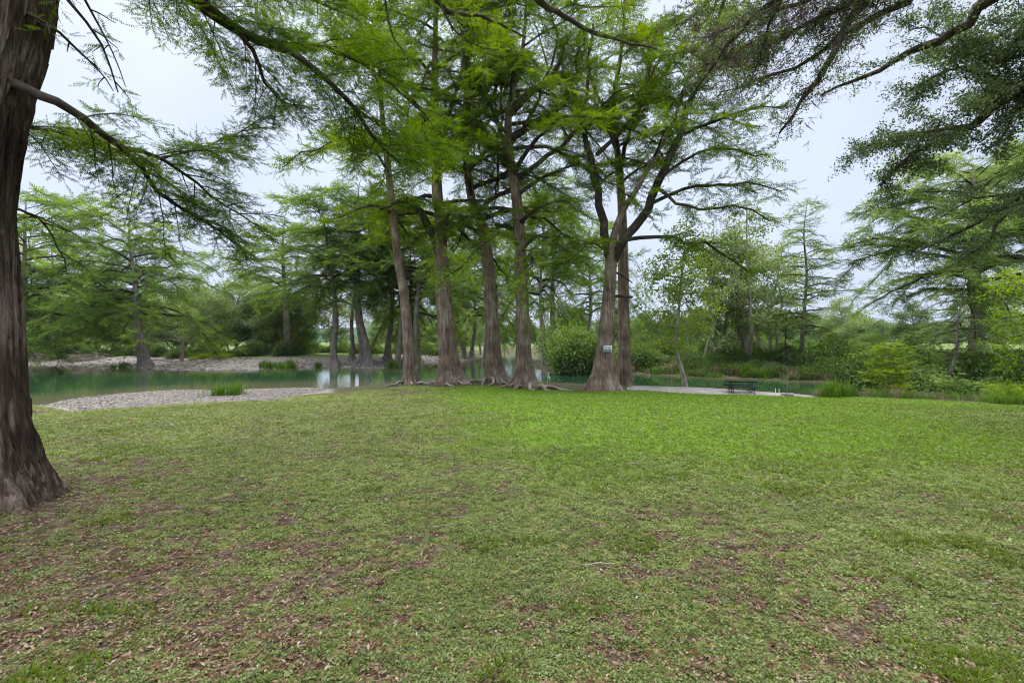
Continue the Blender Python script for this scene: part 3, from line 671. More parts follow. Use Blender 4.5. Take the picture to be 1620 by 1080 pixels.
def make_bush(name, loc, R, H, seed, leaf='bush', cs=.45, n=500, label='', group=None, cat='bush', tpl=None, stems=7):
    base = np.array((loc[0], loc[1], z1(loc[0], loc[1]))); rt = empty(name, base, label, cat, group); r = rg(seed); W = MB(); LV = Leaves()
    for k in range(stems):
        az = r.uniform(0, 2*PI); l = R*r.uniform(.3, .9); s = np.linspace(0, 1, 5)[:, None]
        tube(W, base+np.array([math.cos(az)*l, math.sin(az)*l, 0])*s**1.4+np.array([0, 0, H*r.uniform(.5, .85)])*s+r.normal(size=(5, 3))*.05*R*s-np.array([0, 0, .1]), np.linspace(.05, .012, 5)*max(.6, R/2.5), 5)
    lob = nrm(r.normal(size=(9, 3))); lob[:, 2] = np.abs(lob[:, 2])*.9
    lc = lob*np.array([R*.7, R*.7, H*.66])*r.uniform(.7, 1.1, (9, 1)); ls = r.uniform(.2, .52, 9); cvl = .5+r.normal(size=9)*.27
    k = r.integers(0, 9, n); dv = nrm(r.normal(size=(n, 3)))*r.uniform(.35, 1., (n, 1))**.5
    q = lc[k]+dv*ls[k][:, None]*np.array([R*1.15, R*1.15, H*.85]); q[:, 2] = np.abs(q[:, 2])+.05*H
    f = nrm(dv+r.normal(size=(n, 3))*.6+np.array([0, 0, -.15])); up = nrm(np.array([0, 0, 1.])+r.normal(size=(n, 3))*.5+dv*.4)
    LV.add(base+q, f, up, cs*r.uniform(.6, 1.25, n), np.clip(cvl[k]+r.normal(size=n)*.14, 0, 1))
    W.build('stems', M['limb'], rt, base, True); LV.build(tpl or TPL_LEAF, 'foliage', M[leaf], rt, base, seed)
    return rt
def at(px, d): return ((px-810)/F*d, d)
def put(proto, px, d, rz, sc, label, group=None, dz=0):
    xx, yy = at(px, d); return copy_tree(proto, (xx, yy, z1(xx, yy)-.05+dz), rz, sc, label, group)

# --- cypresses on the far gravel bank
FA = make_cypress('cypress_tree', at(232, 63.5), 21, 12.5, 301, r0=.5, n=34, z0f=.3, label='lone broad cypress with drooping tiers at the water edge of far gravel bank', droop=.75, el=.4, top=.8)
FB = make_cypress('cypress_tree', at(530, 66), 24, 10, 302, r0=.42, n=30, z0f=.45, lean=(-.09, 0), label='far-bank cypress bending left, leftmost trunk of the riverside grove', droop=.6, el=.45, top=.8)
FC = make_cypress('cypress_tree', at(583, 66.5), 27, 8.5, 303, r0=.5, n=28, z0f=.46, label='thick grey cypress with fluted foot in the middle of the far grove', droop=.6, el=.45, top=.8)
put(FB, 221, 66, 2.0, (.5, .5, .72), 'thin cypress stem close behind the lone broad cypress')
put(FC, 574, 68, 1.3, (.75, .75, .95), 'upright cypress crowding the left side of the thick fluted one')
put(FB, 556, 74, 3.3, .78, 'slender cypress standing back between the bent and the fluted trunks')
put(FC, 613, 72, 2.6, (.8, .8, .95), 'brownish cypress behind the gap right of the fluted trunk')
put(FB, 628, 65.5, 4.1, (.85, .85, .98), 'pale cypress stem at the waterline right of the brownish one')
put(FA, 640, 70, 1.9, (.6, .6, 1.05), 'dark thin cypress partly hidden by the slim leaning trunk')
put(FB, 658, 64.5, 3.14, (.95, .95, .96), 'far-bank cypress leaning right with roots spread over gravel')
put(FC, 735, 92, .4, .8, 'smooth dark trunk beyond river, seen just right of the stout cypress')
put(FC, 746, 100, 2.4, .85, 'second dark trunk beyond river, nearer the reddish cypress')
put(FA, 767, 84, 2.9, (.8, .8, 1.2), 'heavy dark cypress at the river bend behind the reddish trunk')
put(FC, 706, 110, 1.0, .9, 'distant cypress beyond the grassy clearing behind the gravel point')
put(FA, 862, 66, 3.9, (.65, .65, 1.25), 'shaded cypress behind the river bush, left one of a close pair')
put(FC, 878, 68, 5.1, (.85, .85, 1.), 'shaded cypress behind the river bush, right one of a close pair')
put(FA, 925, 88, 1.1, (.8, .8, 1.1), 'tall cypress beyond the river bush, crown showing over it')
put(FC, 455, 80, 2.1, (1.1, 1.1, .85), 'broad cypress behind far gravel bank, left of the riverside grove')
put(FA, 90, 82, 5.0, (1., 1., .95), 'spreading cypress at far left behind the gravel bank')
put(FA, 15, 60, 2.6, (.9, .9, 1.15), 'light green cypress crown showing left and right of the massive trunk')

# --- woodland behind the far left bank
WA = make_broad('broadleaf_tree', at(60, 88), 13, 5.5, 401, label='dense woodland tree in the belt behind the far gravel bank', group='woodland behind the far gravel bank', cs=1.15, per=.55, z0f=.12)
WB = make_broad('broadleaf_tree', at(140, 90), 11, 5., 402, label='dense woodland tree in the belt behind the far gravel bank', group='woodland behind the far gravel bank', cs=1.1, per=.55, z0f=.08, leaf='bush')
WC = make_broad('broadleaf_tree', at(420, 90), 15, 6., 403, label='dense woodland tree in the belt behind the far gravel bank', group='woodland behind the far gravel bank', cs=1.1, per=.6, z0f=.15, leaf='sycpale')
r = rg(77)
for k in range(34):
    px = -60+k*19+r.uniform(-8, 8); d = 84+r.uniform(0, 26)
    if 560 < px < 640: d += 30
    if 494 < px < 514 or 546 < px < 588: continue
    put([WA, WB, WA, WC][k % 4], px, d, r.uniform(0, 6.28), r.uniform(.75, 1.15), 'dense woodland tree in the belt behind the far gravel bank', 'woodland behind the far gravel bank')
for k in range(12):
    put([WC, WB][k % 3 == 0], 590+k*15+r.uniform(-6, 6), r.uniform(104, 150), r.uniform(0, 6.28), r.uniform(.7, 1.1), 'light green tree in the wall beyond the riverside grove', 'light green trees beyond the grove')
BU = make_bush('shrub', at(100, 80), 3., 3., 411, leaf='wood', cs=.75, n=700, label='dark low shrub along the top of the far gravel bank', group='shrubs along the far gravel bank')
for k in range(20):
    px = 40+k*22+r.uniform(-9, 9)
    if k == 3: continue
    put(BU, px, 77+r.uniform(0, 9), r.uniform(0, 6), (r.uniform(.6, 1.1), r.uniform(.6, 1.1), r.uniform(.5, 1.05)), 'dark low shrub along the top of the far gravel bank', 'shrubs along the far gravel bank')
LB = make_bush('shrub', at(470, 88), 2.8, 3.2, 415, leaf='bush', cs=.85, n=620, label='light green bush filling the gap behind the grove trunks', group='bushes behind the riverside grove')
for k in range(17):
    put(LB, 425+k*16+r.uniform(-6, 6), 90+r.uniform(0, 9), r.uniform(0, 6), (r.uniform(.7, 1.1), r.uniform(.7, 1.1), r.uniform(.45, .95)), 'light green bush filling the gap behind the grove trunks', 'bushes behind the riverside grove')
YB = make_bush('shrub', at(318, 74), 1.7, 1.2, 412, leaf='yel', cs=.45, n=260, label='pale yellow-green low shrub right of the bare dead tree')
put(YB, 352, 73, 1., (1.2, 1., .8), 'pale yellow-green low shrub, farther right of the bare dead tree')
# bare dead tree and drift wood
def dead_tree(loc, H, seed, label):
    base = np.array((loc[0], loc[1], z1(*loc))); rt = empty('dead_tree', base, label, 'dead tree'); r = rg(seed); W = MB()
    tp = base+np.array([(0,0,-.2),(.1,0,.25*H),(.3,0,.5*H),(.5,.1,.75*H),(.9,.1,H)]); tube(W, resample(tp, [.32,.26,.2,.12,.04], .5)[0], resample(tp, [.32,.26,.2,.12,.04], .5)[1], 8)
    for k in range(11):
        u = r.uniform(.3, .95); b = base+np.array([.6*u, 0, u*H]); az = r.uniform(0, 6.28); l = r.uniform(1.5, 4.5)*(1.2-u*.5)
        s = np.linspace(0, 1, 6)[:, None]; d = np.array([math.cos(az), math.sin(az)*.6, .35])
        pp = b+d*l*s+np.cumsum(r.normal(size=(6, 3))*.1*l*.4, 0)*s; tube(W, pp, np.linspace(.08, .015, 6), 5)
        for q in range(3):
            i0 = r.integers(2, 5); tube(W, pp[i0]+np.linspace(0, 1, 4)[:, None]*(d+r.normal(size=3)*.6)*l*.35, np.linspace(.03, .01, 4), 4)
    W.build('trunk', M['deadwood'], rt, base, True)
dead_tree(at(287, 72), 5.4, 5, 'bare pale dead tree standing on far gravel bank')
def driftlog(a, b, r0, seed, label):
    r = rg(seed); a = np.array(a, float); b = np.array(b, float); m = 9; s = np.linspace(0, 1, m)[:, None]
    p = a+(b-a)*s; p[:, :2] += np.cumsum(r.normal(size=(m, 2))*.04*np.linalg.norm(b-a), 0)*.4; p[:, 2] = zg(p[:, 0], p[:, 1])+r0*.7+np.abs(r.normal(size=m))*.15*r0
    mb = MB(); tube(mb, p, np.linspace(r0, r0*.35, m), 8, ridge_mod(seed, .05, .06))
    for k in range(3):
        i0 = 3+k*2; tube(mb, p[i0]+np.linspace(0, 1, 4)[:, None]*(r.normal(size=3)*.5+np.array([0, 0, .8]))*r0*6, np.linspace(r0*.35, .01, 4), 5)
    o = mb.build('driftwood_log', M['deadwood'], None, p[0], True); tag(o, label, 'driftwood')
driftlog((*at(245, 74.5), 0), (*at(285, 72), 0), .14, 31, 'pale driftwood log lying left of the dead tree foot')
driftlog((*at(52, 76), 0), (*at(88, 79), 0), .22, 32, 'grey driftwood log lying among brush at far left')
driftlog((*at(668, 68.2), 0), (*at(690, 67.4), 0), .12, 33, 'short driftwood stick by the leaning far-bank cypress')
def brush(px, d, R, H, seed, label):
    base = np.array((*at(px, d), 0)); base[2] = z1(base[0], base[1]); r = rg(seed); mb = MB()
    for k in range(130):
        c = base+np.array([*(r.normal(size=2)*R*.45), abs(r.normal())*H*.35]); d_ = nrm(r.normal(size=3)*np.array([1, 1, .35]))*r.uniform(.6, 2.)*R*.35
        tube(mb, np.array([c-d_, c+r.normal(size=3)*.06, c+d_]), r.uniform(.02, .06)*np.array([1, .8, .4]), 4)
    o = mb.build('brush_pile', M['deadwood'], None, base); tag(o, label, 'brush pile')
brush(132, 76, 2.6, 1.6, 3, 'brown brush pile under the far trees')
brush(66, 78, 3., 1.8, 4, 'grey tangle of flood brush at the far left bank')

# ------------------------------------------------------------------ 4. right bank trees
make_broad('sycamore_tree', at(1083, 35.2), 13.2, 3.3, 501, leaf='syc', bark='barkpale', n=34, z0f=.22, cs=.62, per=.42, tpl=TPL_BIGLEAF, label='slender pale-barked sycamore leaning at the back of concrete pad', r0=.17, upr=.3, dens=.62, tpts=[(1086,613,35.2),(1080,590,35.2),(1068,545,35.2),(1073,500,35.2),(1077,450,35.2),(1083,390,35.2),(1088,335,35.2)])
SY = make_broad('sycamore_tree', at(1182, 51), 16.5, 4.4, 502, leaf='sycpale', bark='barkpale', n=42, z0f=.14, cs=.85, per=.42, dens=.55, tpl=TPL_BIGLEAF, label='pale multi-stemmed sycamore on the far bank behind picnic table', r0=.2, stems=3, upr=.5)
put(SY, 1122, 52, 2.2, (.95, .95, 1.02), 'smaller pale sycamore between the leaning sycamore and multi-stemmed one')
put(SY, 1222, 56, 4.2, (.9, .9, 1.0), 'pale sycamore just left of the sparse conical cypress')
make_cypress('cypress_tree', at(1267, 49), 17, 4.6, 503, r0=.2, n=46, z0f=.16, lv=[dict(sp=.36, len=1.05, fs=.095, fl=.75, droop=.2, r=.01, **{'from': .25}, sides=5, step=.6, wob=.05)], leaf='pale', bark='barkgrey', el=.3, droop=.35,
    label='sparse young cypress with a thin dark stem and open conical crown', top=1.2, tpl=TPL_MID)
make_cypress('cypress_tree', at(1543, 41), 18.8, 10.5, 504, r0=.56, n=50, z0f=.36, top=.72, leaf='pale', bark='barkgrey', droop=.65, el=.5, lv=[dict(sp=.34, len=2.5, fs=.12, fl=.85, droop=.4, r=.018, **{'from': .2}, sides=6, step=1., wob=.1, rnd=.35, roll=.6)],
    label='large pale cypress with thick trunk on right bank', lean=(-.04, 0), tpl=TPL_MID)
make_cypress('cypress_tree', at(1497, 37), 9.5, 3.2, 505, r0=.14, n=24, z0f=.25, leaf='pale', bark='barkgrey', lv=[dict(sp=.3, len=1.1, fs=.14, fl=.6, droop=.25, r=.01, **{'from': .2}, sides=5, step=.6)],
    label='thin young cypress with pale stem left of the large pale cypress', tpl=TPL_MID)
make_cypress('cypress_sapling', at(1404, 28.), 3.7, 1.2, 506, r0=.04, n=36, z0f=.15, leaf='lime', bark='barkgrey', lv=[dict(sp=.1, len=.4, fs=.07, fl=.4, droop=.2, r=.004, **{'from': .12}, sides=4, step=.3)],
    label='bright yellow-green cypress sapling among the bank shrubs', tpl=TPL_MID, el=.35, droop=.3)
make_cypress('cypress_tree', at(1247, 47), 8, 2.3, 507, r0=.09, n=24, z0f=.2, leaf='cypfar', bark='limb', lv=[dict(sp=.4, len=.8, fs=.2, fl=.4, droop=.2, r=.01, **{'from': .2}, sides=5, step=.6)],
    label='short thin cypress left of the sparse conical one', tpl=TPL_MID)
# the big river bush and bank shrubs
RB = make_bush('river_bush', at(906, 54.5), 5.6, 6.6, 521, leaf='bush', cs=.95, n=2300, label='large rounded green bush overhanging the river left of sign tree', stems=12)
B2 = make_bush('shrub', at(1010, 56), 2.4, 2.8, 522, leaf='bush', cs=.85, n=520, label='leafy shrub on the steep bank across the river', group='shrubs on the right river bank')
B3 = make_bush('shrub', at(1100, 51), 1.6, 1.7, 523, leaf='wood', cs=.65, n=360, label='leafy shrub on the steep bank across the river', group='shrubs on the right river bank')
for k in range(46):
    px = 985+k*14.5+r.uniform(-8, 8); xs = (px-810)/F*46
    d = np.interp(px, [985, 1100, 1200, 1300, 1450, 1620], [58, 51, 48, 45, 42, 39])+r.uniform(-.5, 5.5)
    s = r.uniform(.5, 1.15); put([B2, B3, RB, B3][k % 4], px, d, r.uniform(0, 6), (s, s, s*r.uniform(.6, .95)) if k % 4 != 2 else (.35*s, .35*s, .33*s), 'leafy shrub on the steep bank across the river', 'shrubs on the right river bank', -.15)
for k in range(16):
    px = 1000+k*25+r.uniform(-10, 10)
    put([B2, RB][k % 2], px, r.uniform(60, 78), r.uniform(0, 6), (.9, .9, r.uniform(.7, 1.3)) if k % 2 == 0 else (.5, .5, r.uniform(.4, .7)), 'green bush standing on top of the far right bank', 'bushes on top of the right bank')
put(WC, 1592, 62, 1., .8, 'leafy tree behind the pale cypress near the right edge'); put(WC, 1335, 78, 3., .62, 'rounded green tree right of the sparse conical cypress'); put(WA, 1450, 70, 2., .6, 'dark green tree left of the large pale cypress, on the bank top')
for k in range(13):
    px = 1330+k*24+r.uniform(-9, 9); put([B2, B3][k % 2], px, float(np.interp(px, [1330, 1620], [43, 33]))+r.uniform(0, 3), r.uniform(0, 6), (1., 1., r.uniform(.8, 1.3)), 'leafy shrub on the steep bank across the river', 'shrubs on the right river bank', -.1)
VB = make_bush('vine_thicket', at(1395, 38.5), 2.6, 4.6, 524, leaf='bush', cs=.72, n=1000, label='vine covered thicket behind the bright cypress sapling')
put(VB, 1350, 42, 2., (.8, .8, .75), 'lower vine thicket left of the bright sapling'); put(VB, 1446, 36, 4., (1., 1., .72), 'tangled thicket right of bright sapling, under pale cypress')
put(VB, 1560, 33, 1., (1.1, 1.1, .5), 'dark thicket at the foot of the large pale cypress'); put(VB, 1500, 34, 5., (.8, .8, .45), 'low thicket below the thin young cypress'); put(VB, 1625, 30, 3., (1., 1., .5), 'dark thicket at right edge behind the lawn')
make_bush('shrub', at(1600, 23.4), 1.2, 1.1, 526, leaf='yel', cs=.3, n=240, label='bright leafy shoots at the right end of lawn edge')
# broadleaf sapling with yellow-green leaves at the right edge
make_broad('broadleaf_tree', at(1735, 17), 6.5, 3.6, 530, leaf='yel', bark='barkgrey', n=24, dens=.5, z0f=.35, cs=.26, per=.15, tpl=TPL_BIGLEAF, label='yellow-green leaved tree reaching in from the right edge', r0=.12, upr=.25)
# distant line beyond the meadow
DT = make_broad('distant_tree', (100, 235), 13, 6.5, 541, leaf='wood', n=22, z0f=.08, cs=2.4, per=1.1, label='hazy rounded tree in the line beyond the meadow', group='trees beyond the meadow')
for k in range(64):
    px = 640+k*17.5+r.uniform(-8, 8); d = r.uniform(170, 330)
    put(DT, px, d, r.uniform(0, 6), r.uniform(.7, 1.25), 'hazy rounded tree in the line beyond the meadow', 'trees beyond the meadow')

# ------------------------------------------------------------------ 5. the oak that reaches in from the right (trunk outside the frame)
ob = np.array([13.4, 8.6, 0]); ob[2] = z1(13.4, 8.6)
root = empty('live_oak_tree', ob, 'dark live oak limbs hung with brown moss reaching in at upper right', 'tree'); W = MB(); LV = Leaves(); MO = Leaves(); r = rg(601)
otp = ob+np.array([(0,0,-.3),(0,0,.4),(-.1,0,2.2),(-.2,.1,4.5),(-.3,.1,7),(-.3,.2,10),(-.2,.2,13)]); WT = MB(); trunk_tube(WT, otp, [.75,.55,.45,.42,.36,.25,.08], 602, n=30)
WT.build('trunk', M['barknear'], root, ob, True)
def olv(l1=1.75, l2=.55, sp1=.2, sp2=.06, fl=.155, frm=.12, droop=.05): return [dict(sp=sp1, len=l1, droop=droop, r=.014, **{'from': frm}, sides=8, step=.3, wob=.03, rnd=.45, up=.1), dict(sp=sp2, len=l2, fs=.1, fl=fl, droop=.15, r=.006, **{'from': .1}, rnd=.4, roll=.8)]
def mossy(p, dens, z, rr):
    s = np.concatenate([[0], np.cumsum(np.linalg.norm(np.diff(p, axis=0), axis=1))]); n = int(s[-1]*dens); t = rr.uniform(.1, 1, n)*s[-1]
    q = np.stack([np.interp(t, s, p[:, a]) for a in range(3)], 1)+rr.normal(size=(n, 3))*np.array([.26,.26,.18])-np.array([0,0,.05])
    MO.add(q, nrm(rr.normal(size=(n, 3))*np.array([1, 1, .1])), np.tile([0, 0, 1.], (n, 1)), z*rr.uniform(.5, 1.5, n), np.clip(.5+rr.normal(size=n)*.25, 0, 1))
def ol(pts, r0, r1, lv, cv=.45, moss=0., mz=.2):
    p = path(*pts); grow(W, LV, p, 1.25*np.linspace(r0, r1, len(p)), lv, r, cv)
    if moss: mossy(resample(p, np.ones(len(p)), .3)[0], moss, mz, r)
O = olv()
ol([(1950,60,9.2),(1780,70,10),(1620,138,10.8),(1580,165,11),(1540,198,11.3),(1500,220,11.6),(1450,240,11.9),(1415,268,12.2),(1390,292,12.4)], .14, .025, O)
ol([(1540,198,11.3),(1490,205,11.8),(1440,215,12.3),(1400,225,12.7),(1360,235,13)], .05, .012, O)
ol([(1950,-60,9.),(1760,-60,9.6),(1590,-15,10.4),(1545,12,10.8),(1530,38,11),(1482,68,11.3),(1432,84,11.6),(1390,115,11.9),(1350,130,12.2),(1300,150,12.6)], .15, .02, olv(.9, .4, .3, .13), .5, 6, .1)
ol([(1900,120,9.6),(1760,190,10.6),(1640,170,11.3),(1570,120,11.8),(1500,110,12.2),(1430,150,12.6)], .08, .015, O)
ol([(1620,138,10.8),(1600,190,10.9),(1570,230,11),(1555,242,11)], .03, .008, olv(.4, .2, .4, .2))
ol([(1900,250,10),(1760,280,11),(1640,300,11.8),(1560,345,12.3),(1500,375,12.6),(1455,395,12.9)], .09, .015, olv(1.15, .45, .25, .1), .3)
ol([(1640,300,11.8),(1590,340,11.5),(1560,390,11.4),(1520,410,11.4)], .04, .01, olv(1.1, .45, .25, .1), .3)
ol([(1640,300,11.8),(1590,310,12.4),(1540,315,13),(1490,340,13.4)], .04, .01, olv(1.1, .45, .25, .1), .3)
mv = olv(.95, .36, .2, .13, .12, .2)
ol([(1950,-250,9.2),(1700,-200,9.4),(1480,-80,9.6),(1366,0,9.8),(1340,38,9.9),(1318,85,10),(1295,130,10.2),(1272,160,10.3),(1235,205,10.6)], .12, .02, mv, .6, 38, .16)
ol([(1480,-80,9.6),(1440,0,9.9),(1395,22,10.2),(1350,45,10.5),(1300,80,10.8),(1255,105,11),(1200,128,11.3),(1140,150,11.6)], .07, .014, mv, .6, 38, .16)
ol([(1480,-80,9.6),(1350,-60,9.6),(1240,-5,9.8),(1190,30,10),(1150,75,10.3),(1120,120,10.5),(1090,165,10.8)], .07, .012, mv, .6, 38, .16)
ol([(1350,-60,9.6),(1220,-70,9.4),(1140,-20,9.5),(1100,20,9.8),(1060,60,10)], .05, .01, mv, .6, 38, .16)
ol([(1420,-60,9.6),(1330,10,9.9),(1270,40,10.2),(1230,60,10.4),(1180,110,10.7)], .05, .01, mv, .6, 38, .16)
ol([(1480,-80,9.6),(1400,-20,10),(1300,30,10.6),(1220,70,11.2),(1150,95,11.8),(1095,110,12.2)], .05, .01, mv, .6, 80, .17)
ol([(1350,-60,9.6),(1280,0,10.2),(1215,20,10.9),(1160,40,11.5),(1100,65,12.2)], .05, .01, mv, .6, 80, .17)
ol([(1240,-5,9.8),(1215,40,10),(1200,100,10.1),(1170,150,10.2)], .03, .008, mv, .6, 38, .16)
ol([(1950,-60,9.),(1800,-30,10),(1680,0,10.8),(1610,40,11.3),(1560,70,11.7),(1500,60,12.2),(1440,45,12.7)], .06, .012, O)
ol([(1900,120,9.6),(1760,120,10.4),(1660,80,11),(1600,95,11.4),(1550,110,11.8)], .05, .012, O)
W.build('limbs', M['limb'], root, ob, True); LV.build([tpl_cluster(9, .5, .5, s+70) for s in range(4)], 'crown', M['oak'], root, ob, 3)
MO.build(TPL_MOSS, 'moss', M['moss'], root, ob, 4)

# ------------------------------------------------------------------ 6. things: sign, table, pad, stones, posts
sx, sy, sz = P(961.5, 551.5, 29.76)
sg = empty('sign', (sx, sy, sz-.2), 'small white notice with dark lettering on the flared cypress trunk', 'sign')
rz = .12; m = MB(); m.box((0, 0, .2), (.56, .02, .41), rz); m.build('sign_board', M['signwhite'], sg)
m = MB(); r = rg(9)
for row, (zz, hh) in enumerate([(.335, .05), (.27, .035), (.20, .05), (.13, .035), (.07, .045)]):
    xx = -.24+(.05 if row % 2 else 0)
    while xx < .22-(.05 if row % 2 else 0):
        w = r.uniform(.018, .034)
        if r.uniform() > .16: m.box(((xx+w/2)*math.cos(rz)+.0125*math.sin(rz), (xx+w/2)*math.sin(rz)-.0125, zz), (w*.8, .004, hh*r.uniform(.8, 1)), rz)
        xx += w+.006
m.build('lettering', M['ink'], sg)

padz = -1.79
m = MB(); n = len(pad_poly); top = np.column_stack([pad_poly, np.full(n, padz)]); bot = np.column_stack([pad_poly, np.full(n, padz-.5)])
m.add(np.vstack([top, bot, [[*pad_poly.mean(0), padz]]]), q=[(i, (i+1) % n, n+(i+1) % n, n+i) for i in range(n)], t=[(i, (i+1) % n, 2*n) for i in range(n)])
tag(m.build('concrete_pad', M['concrete']), 'pale concrete landing slab between the lawn and river', 'concrete pad', kind='structure')

tx, ty = at(1172, 30.2)
tb = empty('picnic_table', (tx, ty, padz), 'dark metal picnic table with two benches on concrete pad', 'picnic table'); tb.rotation_euler = (0, 0, -.22)
def slats(name, cy, z, w, l, n, parent):
    m = MB(); sw = w/n
    for k in range(n): m.box((0, cy-w/2+sw*(k+.5), z), (l, sw*.82, .03))
    m.box((0, cy, z-.035), (l*.97, w*.94, .02)); m.build(name, M['metal'], parent)
slats('tabletop', 0, .76, .76, 1.85, 7, tb)
slats('bench', -.72, .45, .28, 1.85, 3, tb); slats('bench', .72, .45, .28, 1.85, 3, tb)
for xx in (-.62, .62):
    m = MB(); 
    for yy in (-.24, .24): tube(m, np.array([(xx, yy, 0), (xx, yy, .72)]), .03, 8)
    m.box((xx, 0, .06), (.05, .48, .04)); m.build('table_leg', M['metal'], tb)
    for yy in (-.72, .72):
        m = MB(); tube(m, np.array([(xx, yy, 0), (xx, yy, .41)]), .03, 8); m.build('bench_leg', M['metal'], tb)
m = MB()
for xx in (-.62, .62): m.box((xx, 0, .30), (.04, 1.4, .04))
m.build('cross_brace', M['metal'], tb)
# low stone ring on the slab
rx, ry = at(1246, 28.6); m = MB(); r = rg(12)
for k in range(9):
    a = k/9*2*PI; m.box((rx+.28*math.cos(a), ry+.28*math.sin(a), padz+.07+r.uniform(0, .015)), (.19, .13, .14), a+PI/2, r.uniform(.3, .9))
tag(m.build('stone_ring', M['stone'], None, (rx, ry, padz)), 'low ring of pale stones on the right end of the slab', 'stone ring')
for k, (px, d) in enumerate(((1227, 33.), (1232.5, 32.6))):
    xx, yy = at(px, d); m = MB(); tube(m, np.array([(0, 0, -.8), (0, 0, .27)]), .02, 8); tube(m, np.array([(0, 0, .27), (0, 0, .29)]), .026, 8)
    o = m.build('mooring_post', M['white'], None, (0, 0, 0)); o.location = (xx, yy, WZ)
    tag(o, ['thin white post in the water right of picnic table, left of two', 'thin white post in the water right of picnic table, right of two'][k], 'post')
# pale floating raft of weed
# ------------------------------------------------------------------ 7. reeds and grass clumps
def clump(name, loc, n, h, spread, seed, label, leaf='reed', lean=.5, group=None, w=.02):
    base = np.array((*loc, 0)); base[2] = z1(*loc)-.03; r = rg(seed); LV = Leaves(); m = max(1, n//7)
    q = base+np.column_stack([r.normal(size=(m, 2))*spread*.5, np.zeros(m)]); q[:, 2] = np.maximum(zg(q[:, 0], q[:, 1]), WZ-.1)-.03
    az = r.uniform(0, 2*PI, m)
    LV.add(q, np.column_stack([np.cos(az), np.sin(az), 0*az]), np.tile([0, 0, 1.], (m, 1)), h*r.uniform(.55, 1.1, m), np.clip(.5+r.normal(size=m)*.25, 0, 1))
    o = LV.build([tpl_tuft(7, seed+k, lean, w) for k in range(3)], name, M[leaf], None, tuple(base), seed); tag(o, label, 'plant', group); return o
clump('reed_clump', at(346, 27.2), 200, .95, .5, 1, 'green reed clump at the edge of the near gravel bar, left part'); clump('reed_clump', at(368, 27.6), 260, 1.0, .6, 2, 'taller green reed clump at the edge of the near gravel bar, right part')
clump('wildflower', at(245, 31), 60, .35, .3, 3, 'small flowering plant on the near gravel bar', 'yel', .8)
for k, (px, d, h, s) in enumerate([(422, 62.5, 1.4, 1.), (456, 62.5, 1.6, 1.2), (503, 64.5, 1., .5), (434, 63, 1., .8), (622, 63.5, 1.6, .9), (194, 66, 1., 1.)]):
    clump('reed_clump', at(px, d), 220, h, s, 10+k, ['tall grass tuft at far waterline, left of the bent cypress', 'largest grass tuft at far waterline, left of the bent cypress', 'short grass tuft left of the bent cypress foot', 'short grass tuft between two taller ones on the far bank', 'grass tuft at waterline below the pale cypress stem', 'low weeds on gravel left of the lone cypress'][k], w=.035)
clump('reed_clump', at(1322, 27.5), 420, 1.3, 1.0, 30, 'green sword-leaved reed clump right of the stone ring', w=.03, lean=.7)
clump('dry_grass_clump', at(1294, 28.2), 120, .75, .5, 31, 'dry tan grass clump left of green reeds', 'dry', .7)
q0 = None; r = rg(88); k = 0
for px in np.arange(1345, 1640, 9.):
    d = float(np.interp(px, [1345, 1400, 1500, 1620], [26.9, 25.9, 24., 21.6]))+r.uniform(0, .8)
    lf = 'dry' if r.uniform() < .45 else 'reed'
    clump('tall_grass_clump', at(px+r.uniform(-3, 3), d), 110, r.uniform(.4, .8), .45, 100+k, 'tuft of tall grass along the right lawn edge', lf, .6, 'tall grass along the right lawn edge', .016); k += 1
for k in range(64):
    px = 992+k*5.6+r.uniform(-5, 5); d = float(np.interp(px, [1000, 1100, 1200, 1340], [53.3, 47.9, 44.8, 41.3]))+r.uniform(-.1, 2.)
    clump('bank_grass_clump', at(px, d), 120, r.uniform(.5, 1.5), .8, 200+k, 'hanging grass tuft at the foot of the far right bank', ['reed', 'wood', 'dry', 'wood'][int(r.integers(0, 4))], .9, 'grass along the far right waterline', .03)

# ------------------------------------------------------------------ 8. stones
def stones(name, n, sampler, smin, smax, seed, label):
    r = rg(seed); p = sampler(r, n); n = len(p); s = smin+(smax-smin)*r.uniform(0, 1, n)**3
    O6 = np.array([(1,0,0),(0,1,0),(-1,0,0),(0,-1,0),(0,0,1),(0,0,-1.)]); FT = np.array([(0,1,4),(1,2,4),(2,3,4),(3,0,4),(1,0,5),(2,1,5),(3,2,5),(0,3,5)])
    V = O6[None]*r.uniform(.6, 1.25, (n, 6, 1))*s[:, None, None]*np.array([1, 1, .55]); a = r.uniform(0, 6.28, n)[:, None]
    x = V[..., 0]*np.cos(a)-V[..., 1]*np.sin(a); y = V[..., 0]*np.sin(a)+V[..., 1]*np.cos(a)
    V = np.stack([x, y, V[..., 2]], -1)+np.column_stack([p, zg(p[:, 0], p[:, 1])+.15*s])[:, None, :]
    mb = MB(); mb.add(V.reshape(-1, 3), t=(np.arange(n)[:, None, None]*6+FT[None]).reshape(-1, 3), a=np.repeat(r.uniform(0, 1, n), 6))
    tag(mb.build(name, M['stonenear' if smax < .2 else 'stone']), label, 'gravel', kind='stuff')
def s_near(r, n):
    x = r.uniform(-30, -12.2, n); y = r.uniform(20, 37, n); e = np.interp(x, lawn_edge[:, 0], lawn_edge[:, 1]); sd = river_sd(x, y)
    k = (y > e+.15) & (sd > -.25) & is_near(x, y) & (x/y < -.397+.01*r.normal(size=len(x))); return np.column_stack([x, y])[k]
stones('gravel', 60000, s_near, .022, .075, 1, 'pale river stones of the near gravel bar')
